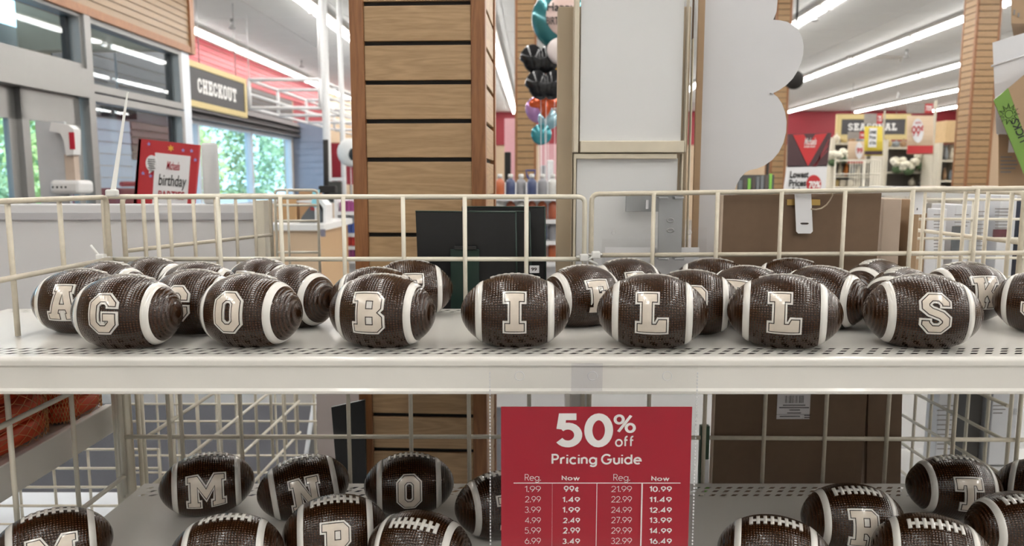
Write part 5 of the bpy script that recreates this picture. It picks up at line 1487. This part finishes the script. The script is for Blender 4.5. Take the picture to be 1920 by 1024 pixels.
# tall two part promo sign
YQ = 4.6
t = upright('promo_sign', 'promo sign with a red V over a white Lowest Prices card', 'sign', 1515, 400, YQ)
def pq(u, v, d=0): return Uy(u, v, YQ - d)
MB().slab([pq(1478, 252), pq(1559, 249), pq(1551, 312), pq(1476, 314)], (0, .012, 0)).build('top_board', mat('maroon', (.075, .035, .040), .5, var=.1), t)
MB().slab([pq(1487, 253, .003), pq(1507, 252, .003), pq(1518, 268, .003), pq(1529, 252, .003), pq(1551, 250, .003), pq(1515, 312, .003)], (0, .002, 0)).build('red_v', mat('v_red', (.55, .03, .035), .4), t)
mb = MB()
for d in (0, 5, 10):
    mb.slab([pq(1553 - d * .2, 262 + d * 2, .0035), pq(1555 - d * .2, 262 + d * 2, .0035), pq(1531 - d * .5, 312, .0035), pq(1528 - d * .5, 312, .0035)], (0, .001, 0))
mb.build('stripe_prints', mat('stripe_red', (.30, .05, .06), .5), t)['kind'] = 'stuff'
MB().slab([pq(1476, 312), pq(1551, 310), pq(1545, 400), pq(1464, 400)], (0, .012, 0)).build('white_card', mat('promo_white', (.78, .78, .80), .5, var=0), t)
mb = MB()
o_ = pq(1508, 272, .006); text_into(mb, 'Michaels', o_, pq(1530, 271.5, .006) - o_, pq(1509, 259, .006) - o_, .012, slant=.25)
o_ = pq(1508, 277, .006); text_into(mb, 'EVERYDAY', o_, pq(1529, 276.5, .006) - o_, pq(1508, 273.5, .006) - o_, .02)
mb.build('white_print', white_print, t)
mb = MB()
for s_, v0, v1, u0, u1 in (('Lowest', 321, 334, 1481, 1516), ('Prices', 337, 350, 1479, 1511), ('of the', 351, 364, 1477, 1509), ('season', 368, 382, 1475, 1512)):
    o_ = pq(u0, v1, .004); text_into(mb, s_, o_, pq(u1, v1 - .5, .004) - o_, pq(u0 + 1, v0, .004) - o_, .03)
mb.build('black_print', blk, t)
e = [pq(1526 + 14 * math.cos(k * .35), 345 + 17 * math.sin(k * .35), .004) for k in range(18)]
MB().slab(e, (0, .002, 0)).build('red_disc', mat('disc_red', (.50, .025, .03), .4), t)
mb = MB(); o_ = pq(1516, 354, .007); text_into(mb, '70%', o_, pq(1538, 353, .007) - o_, pq(1517, 340, .007) - o_, .03); mb.build('disc_print', white_print, t)
p = pq(1508, 400); MB().box((p.x - .02, YQ + .02, 0), (p.x + .02, YQ + .05, p.z + .2)).build('stand', wt, t)

# hanging price banners
cream_b = mat('banner_cream', (.62, .47, .33), .6, var=.03)
yel = mat('banner_yellow', (.66, .52, .06), .5, var=.04)
tagm = mat('banner_header', (.30, .27, .25), .6, var=.2, scale=20)
post_m = mat('cream_post', (.58, .53, .43), .5)
def price_banner(label, u0, v0, u1, v1, y, m, head_v, words, foot):
    t = upright('price_banner', label, 'banner', (u0 + u1) / 2, v1, y)
    P = []
    n = 8
    for k in range(n + 1):
        v = head_v + 3 + (v1 - head_v - 3) * k / n
        P.append((v, .05 * math.sin(math.pi * k / n)))
    mb = MB()
    L = [Uy(u0, v, y - d) for v, d in P]; Rr = [Uy(u1, v, y - d) for v, d in P]
    for k in range(n): mb.slab([L[k], Rr[k], Rr[k + 1], L[k + 1]], (0, .006, 0))
    mb.build('cloth', m, t)
    box_part('header_board', u0, v0, u1, head_v - 2, y, .02, tagm, t)
    hw = (u1 - u0) * .33
    box_part('header_logo', u1 - hw, v0, u1, head_v - 2, y - .004, .01, MATS['disc_red'], t)
    mb = MB(); o_ = Uy(u1 - hw + 2, head_v - 6, y - .008); text_into(mb, '70%', o_, ex * (Uy(u1 - 2, v0, y).x - o_.x), ez * (Uy(u1, v0 + 4, y).z - o_.z), .02); mb.build('header_print', white_print, t)
    mb = MB(); mr = MB()
    for s_, a_, b_, c_, d_, red in words:
        q = Uy(a_, d_, y - .058); text_into(mr if red else mb, s_, q, ex * (Uy(b_, d_, y - .058).x - q.x), ez * (Uy(a_, c_, y - .058).z - q.z), .03)
    if mr.v: mr.build('red_print', MATS['disc_red'], t)
    if mb.v: mb.build('black_print', blk, t)
    if foot: box_part('foot_band', u0, foot, u1, v1 - 2, y - .022 - .02, .006, MATS['disc_red'] if m is not yel else mat('foot_dark', (.05, .02, .03), .5), t)
    a, b = vslab(u1 + 1, v0 - 6, u1 + 6, v1, y, .05); MB().box((a[0], a[1], 0), b).build('post', post_m, t)
    return t
t = price_banner('cream banner reading 99 cents, highest of the three banners', 1701, 194, 1750, 290, 10.5, cream_b, 214, [], 273)
YB9 = 10.5
e = [Uy(1721 + 11 * math.cos(k * .35), 245 + 23 * math.sin(k * .35), YB9 - .055) for k in range(18)]
MB().slab(e, (0, .003, 0)).build('white_oval', white_card, t)
mb = MB(); 
for s_, a_, b_, c_, d_ in (('99', 1709, 1725, 236, 256), ('\u00a2', 1726.5, 1731, 235, 246)):
    q = Uy(a_, d_, YB9 - .06); stroke_into(mb, s_, q, ex * (Uy(b_, d_, YB9 - .06).x - q.x), ez * (Uy(a_, c_, YB9 - .06).z - q.z), .18, .05)
q = Uy(1716, 232, YB9 - .06); text_into(mb, 'sale', q, ex * (Uy(1727, 232, YB9 - .06).x - q.x), ez * (Uy(1716, 227, YB9 - .06).z - q.z), .01)
mb.build('price_print', MATS['disc_red'], t)
t = price_banner('yellow banner with a white text patch, middle of the three banners', 1621, 213, 1655, 292, 9.6, yel, 234, [('Lowest', 1630, 1643, 243, 251, False), ('Prices', 1630, 1642, 254, 261, False), ('of the', 1630, 1642, 264, 271, False)], 283)
a, b = vslab(1628, 240, 1645, 276, 9.6 - .0565, .003); MB().box(a, b).build('white_patch', white_card, t)
t = price_banner('cream banner with a red 9 half covered by the yellow banner', 1590, 247, 1622, 308, 11.5, cream_b, 262, [('99', 1606, 1617, 277, 288, True)], 299)
e = [Uy(1611 + 7 * math.cos(k * .35), 282 + 16 * math.sin(k * .35), 11.5 - .054) for k in range(18)]
MB().slab(e, (0, .003, 0)).build('white_oval', white_card, t)

# seasonal shelving
sh_grey = mat('shelf_grey', (.30, .28, .26), .6)
cols2 = [(.50, .16, .03), (.30, .18, .10), (.62, .56, .45), (.12, .10, .09), (.40, .30, .12), (.20, .22, .24)]
gm = [mat('goods_%s' % n, c, .6, var=.4, scale=9) for n, c in zip('abcdef', cols2)]
def season_unit(label, u0, u1, vtop, y, levels):
    t = upright('season_shelf', label, 'shelf', (u0 + u1) / 2, 350, y); t.location.z = 0
    a, b = vslab(u0, vtop, u1, 400, y, .5)
    MB().box((a[0], y + .5, 0), (b[0], y + .54, b[2])).build('back_panel', sh_grey, t)
    for x in (a[0], b[0]): MB().box((x - .03, y, 0), (x + .03, y + .5, b[2])).build('upright', post_m, t)
    zs = []
    for v in levels:
        z = Uy((u0 + u1) / 2, v, y).z; MB().box((a[0] + .03, y, z - .03), (b[0] - .03, y + .5, z)).build('shelf', post_m, t); zs.append(z)
    MB().box((a[0] + .03, y, .0), (b[0] - .03, y + .5, .15)).build('base', post_m, t)
    return a[0] + .05, b[0] - .05, zs
def goods(x0, x1, z, y, step, h, kind, grp, lab, cat='ornament'):
    x = x0 + step / 2; k = 0
    while x < x1:
        hh = h * random.uniform(.7, 1.1); m = gm[random.randrange(6)]
        if kind == 'box': o = MB().box((x - step * .42, y + .08, z + .001), (x + step * .42, y + .3, z + hh), bev=.01).build('gift_box', m)
        elif kind == 'gourd': o = MB().blob((x, y + .18, z + hh * .4 + .002), step * .45, step * .4, hh * .4, 12, 8, fn=lambda d: 1 + .06 * math.cos(8 * math.atan2(d.y, d.x))).cyl((x, y + .18, z + hh * .75), (x + .01, y + .18, z + hh), .012, 6).build('gourd', m)
        else: o = MB().lathe([(step * .2, .001), (step * .38, hh * .3), (step * .3, hh * .7), (step * .15, hh * .85), (step * .2, hh)], (x, y + .2, z), 10).build('vase', m)
        tag(o, lab + ', ' + ORD[k % 16] + ' from the left', cat, grp); x += step; k += 1
YS = 13.0
x0, x1, zs = season_unit('seasonal shelf unit with white flowers behind the three banners', 1655, 1752, 262, YS, (276, 322, 350))
goods(x0, x1, zs[0], YS, .13, .16, 'gourd', 'gourds under the SEASONAL sign', 'autumn gourd on the shelf under the SEASONAL sign')
goods(x0 + .45, x1, zs[2], YS, .14, .2, 'gourd', 'gourds low on the flower shelf', 'small autumn coloured gourd low on the flower shelf unit')
x0b, x1b, zs2 = season_unit('dark seasonal shelf unit left of the banners with white flowers on top', 1556, 1650, 258, YS + 1.2, (268, 302, 330, 350))
goods(x0b, x1b, zs2[0], YS + 1.2, .15, .18, 'gourd', 'gourds on the left seasonal unit', 'autumn coloured gourd high on the left seasonal unit')
goods(x0b, x1b, zs2[2], YS + 1.2, .12, .26, 'vase', 'vases on the left seasonal unit', 'dark vase on the left seasonal shelf unit')
goods(x0b, x1b, zs2[3], YS + 1.2, .14, .16, 'box', 'boxes on the left seasonal unit', 'boxed good low on the left seasonal shelf unit', 'box')
x0c, x1c, zs3 = season_unit('seasonal shelf unit between the 99 cents banner and the right slat column', 1756, 1815, 268, YS - .6, (300, 338, 352))
for z, q_ in zip(zs3[:2], ('upper', 'lower')): goods(x0c, x1c, z, YS - .6, .10, .2, 'vase', 'ornaments right of the banner', 'ornament on the %s shelf right of the 99 cents banner' % q_)
t = upright('wood_crate', 'tan wooden crate on top of the shelf left of the right slat column', 'crate', 1790, 267, YS - .5)
a, b = vslab(1772, 226, 1808, 266, YS - .5, .4); MB().box((a[0], a[1], Uy(1790, 267, YS - .6).z + .002), b, bev=.01).build('crate', mat('crate_wood', (.55, .38, .20), .7, var=.12), t)
flow = mat('white_flower', (.74, .70, .58), .7, var=.12, scale=20); leafm = mat('flower_leaf', (.06, .10, .04), .7)
def bouquet(u, v, y, label, n=9, r=.12):
    c = Uy(u, v, y); t = thing('flower_bunch', label, 'flowers', c, None)
    mb = MB()
    for k in range(n):
        a_ = random.uniform(0, 6.28); q = c + Vector((random.uniform(-r, r), random.uniform(-.06, .06), random.uniform(-.05, .1)))
        mb.blob(q, .06, .06, .05, 12, 8, fn=lambda d: 1 + .18 * math.cos(9 * math.atan2(d.y, d.x)))
    mb.build('blossoms', flow, t)['kind'] = 'stuff'
    MB().blob(c + Vector((0, 0, -.08)), r * .8, .06, .07, 12, 8).build('leaves', leafm, t)
for u, v, y, lab in ((1683, 309, YS - .05, 'left bunch of white flowers on the shelf below the 99 cents banner'), (1704, 312, YS - .1, 'middle bunch of white flowers on the shelf below the 99 cents banner'), (1727, 303, YS - .05, 'right bunch of white flowers on the shelf below the 99 cents banner'), (1583, 290, YS + 1.1, 'bunch of white flowers on the left seasonal shelf unit'), (1562, 297, YS + 1.1, 'small bunch of white flowers at the left end of the seasonal unit')):
    bouquet(u, v, y, lab)
t = upright('wire_bin', 'white wire bin with hexagon openings below the yellow banner', 'wire bin', 1625, 350, 8.6)
a, b = vslab(1592, 300, 1652, 352, 8.6, .4)
for k in range(13):
    x = a[0] + (b[0] - a[0]) * k / 12; MB().cyl((x, 8.6, a[2] - .9), (x, 8.6, b[2]), .004, 5).build('wire', wire_white, t)
for z in (b[2], (a[2] + b[2]) / 2, a[2]):
    m_ = (a[0] + b[0]) / 2; w_ = (b[0] - a[0]) / 2
    MB().tube([(a[0], 8.6, z), (m_ - .12, 8.6, z), (m_, 8.55, z + .0), (b[0], 8.6, z), (b[0], 9.0, z), (a[0], 9.0, z)], .006, 6, closed=True).build('hoop', wire_white, t)
for x in (a[0], b[0]): MB().cyl((x, 9.0, 0), (x, 9.0, b[2]), .01, 6).build('leg', wire_white, t)
t = upright('peg_stand', 'dark peg stand with hanging packs below the scalloped sign edge', 'display stand', 1415, 360, 3.6)
a, b = vslab(1384, 328, 1452, 420, 3.6, .04); MB().box((a[0], a[1], 0), b).build('peg_panel', mat('peg_grey', (.10, .10, .10), .6), t)
for k, u in enumerate(range(1386, 1448, 8)):
    h0 = 338 - (u - 1386) * .22
    box_part('hang_card', u, h0, u + 6, 362, 3.55, .01, [gm[5], gm[3], mat('pack_lime', (.25, .6, .10), .4), gm[3], gm[5]][k % 5], t)
t = upright('green_pack', 'green and white pack standing low right of the price sign', 'package', 1316, 935, 1.262)
box_part('pack', 1310, 800, 1331, 945, 1.248, .012, mat('pack_green_dark', (.02, .06, .03), .5), t)
box_part('white_panel', 1314, 862, 1330, 912, 1.2472, .001, white_card, t)
box_part('lime_foot', 1314, 914, 1330, 924, 1.2472, .001, MATS['pack_lime'], t)
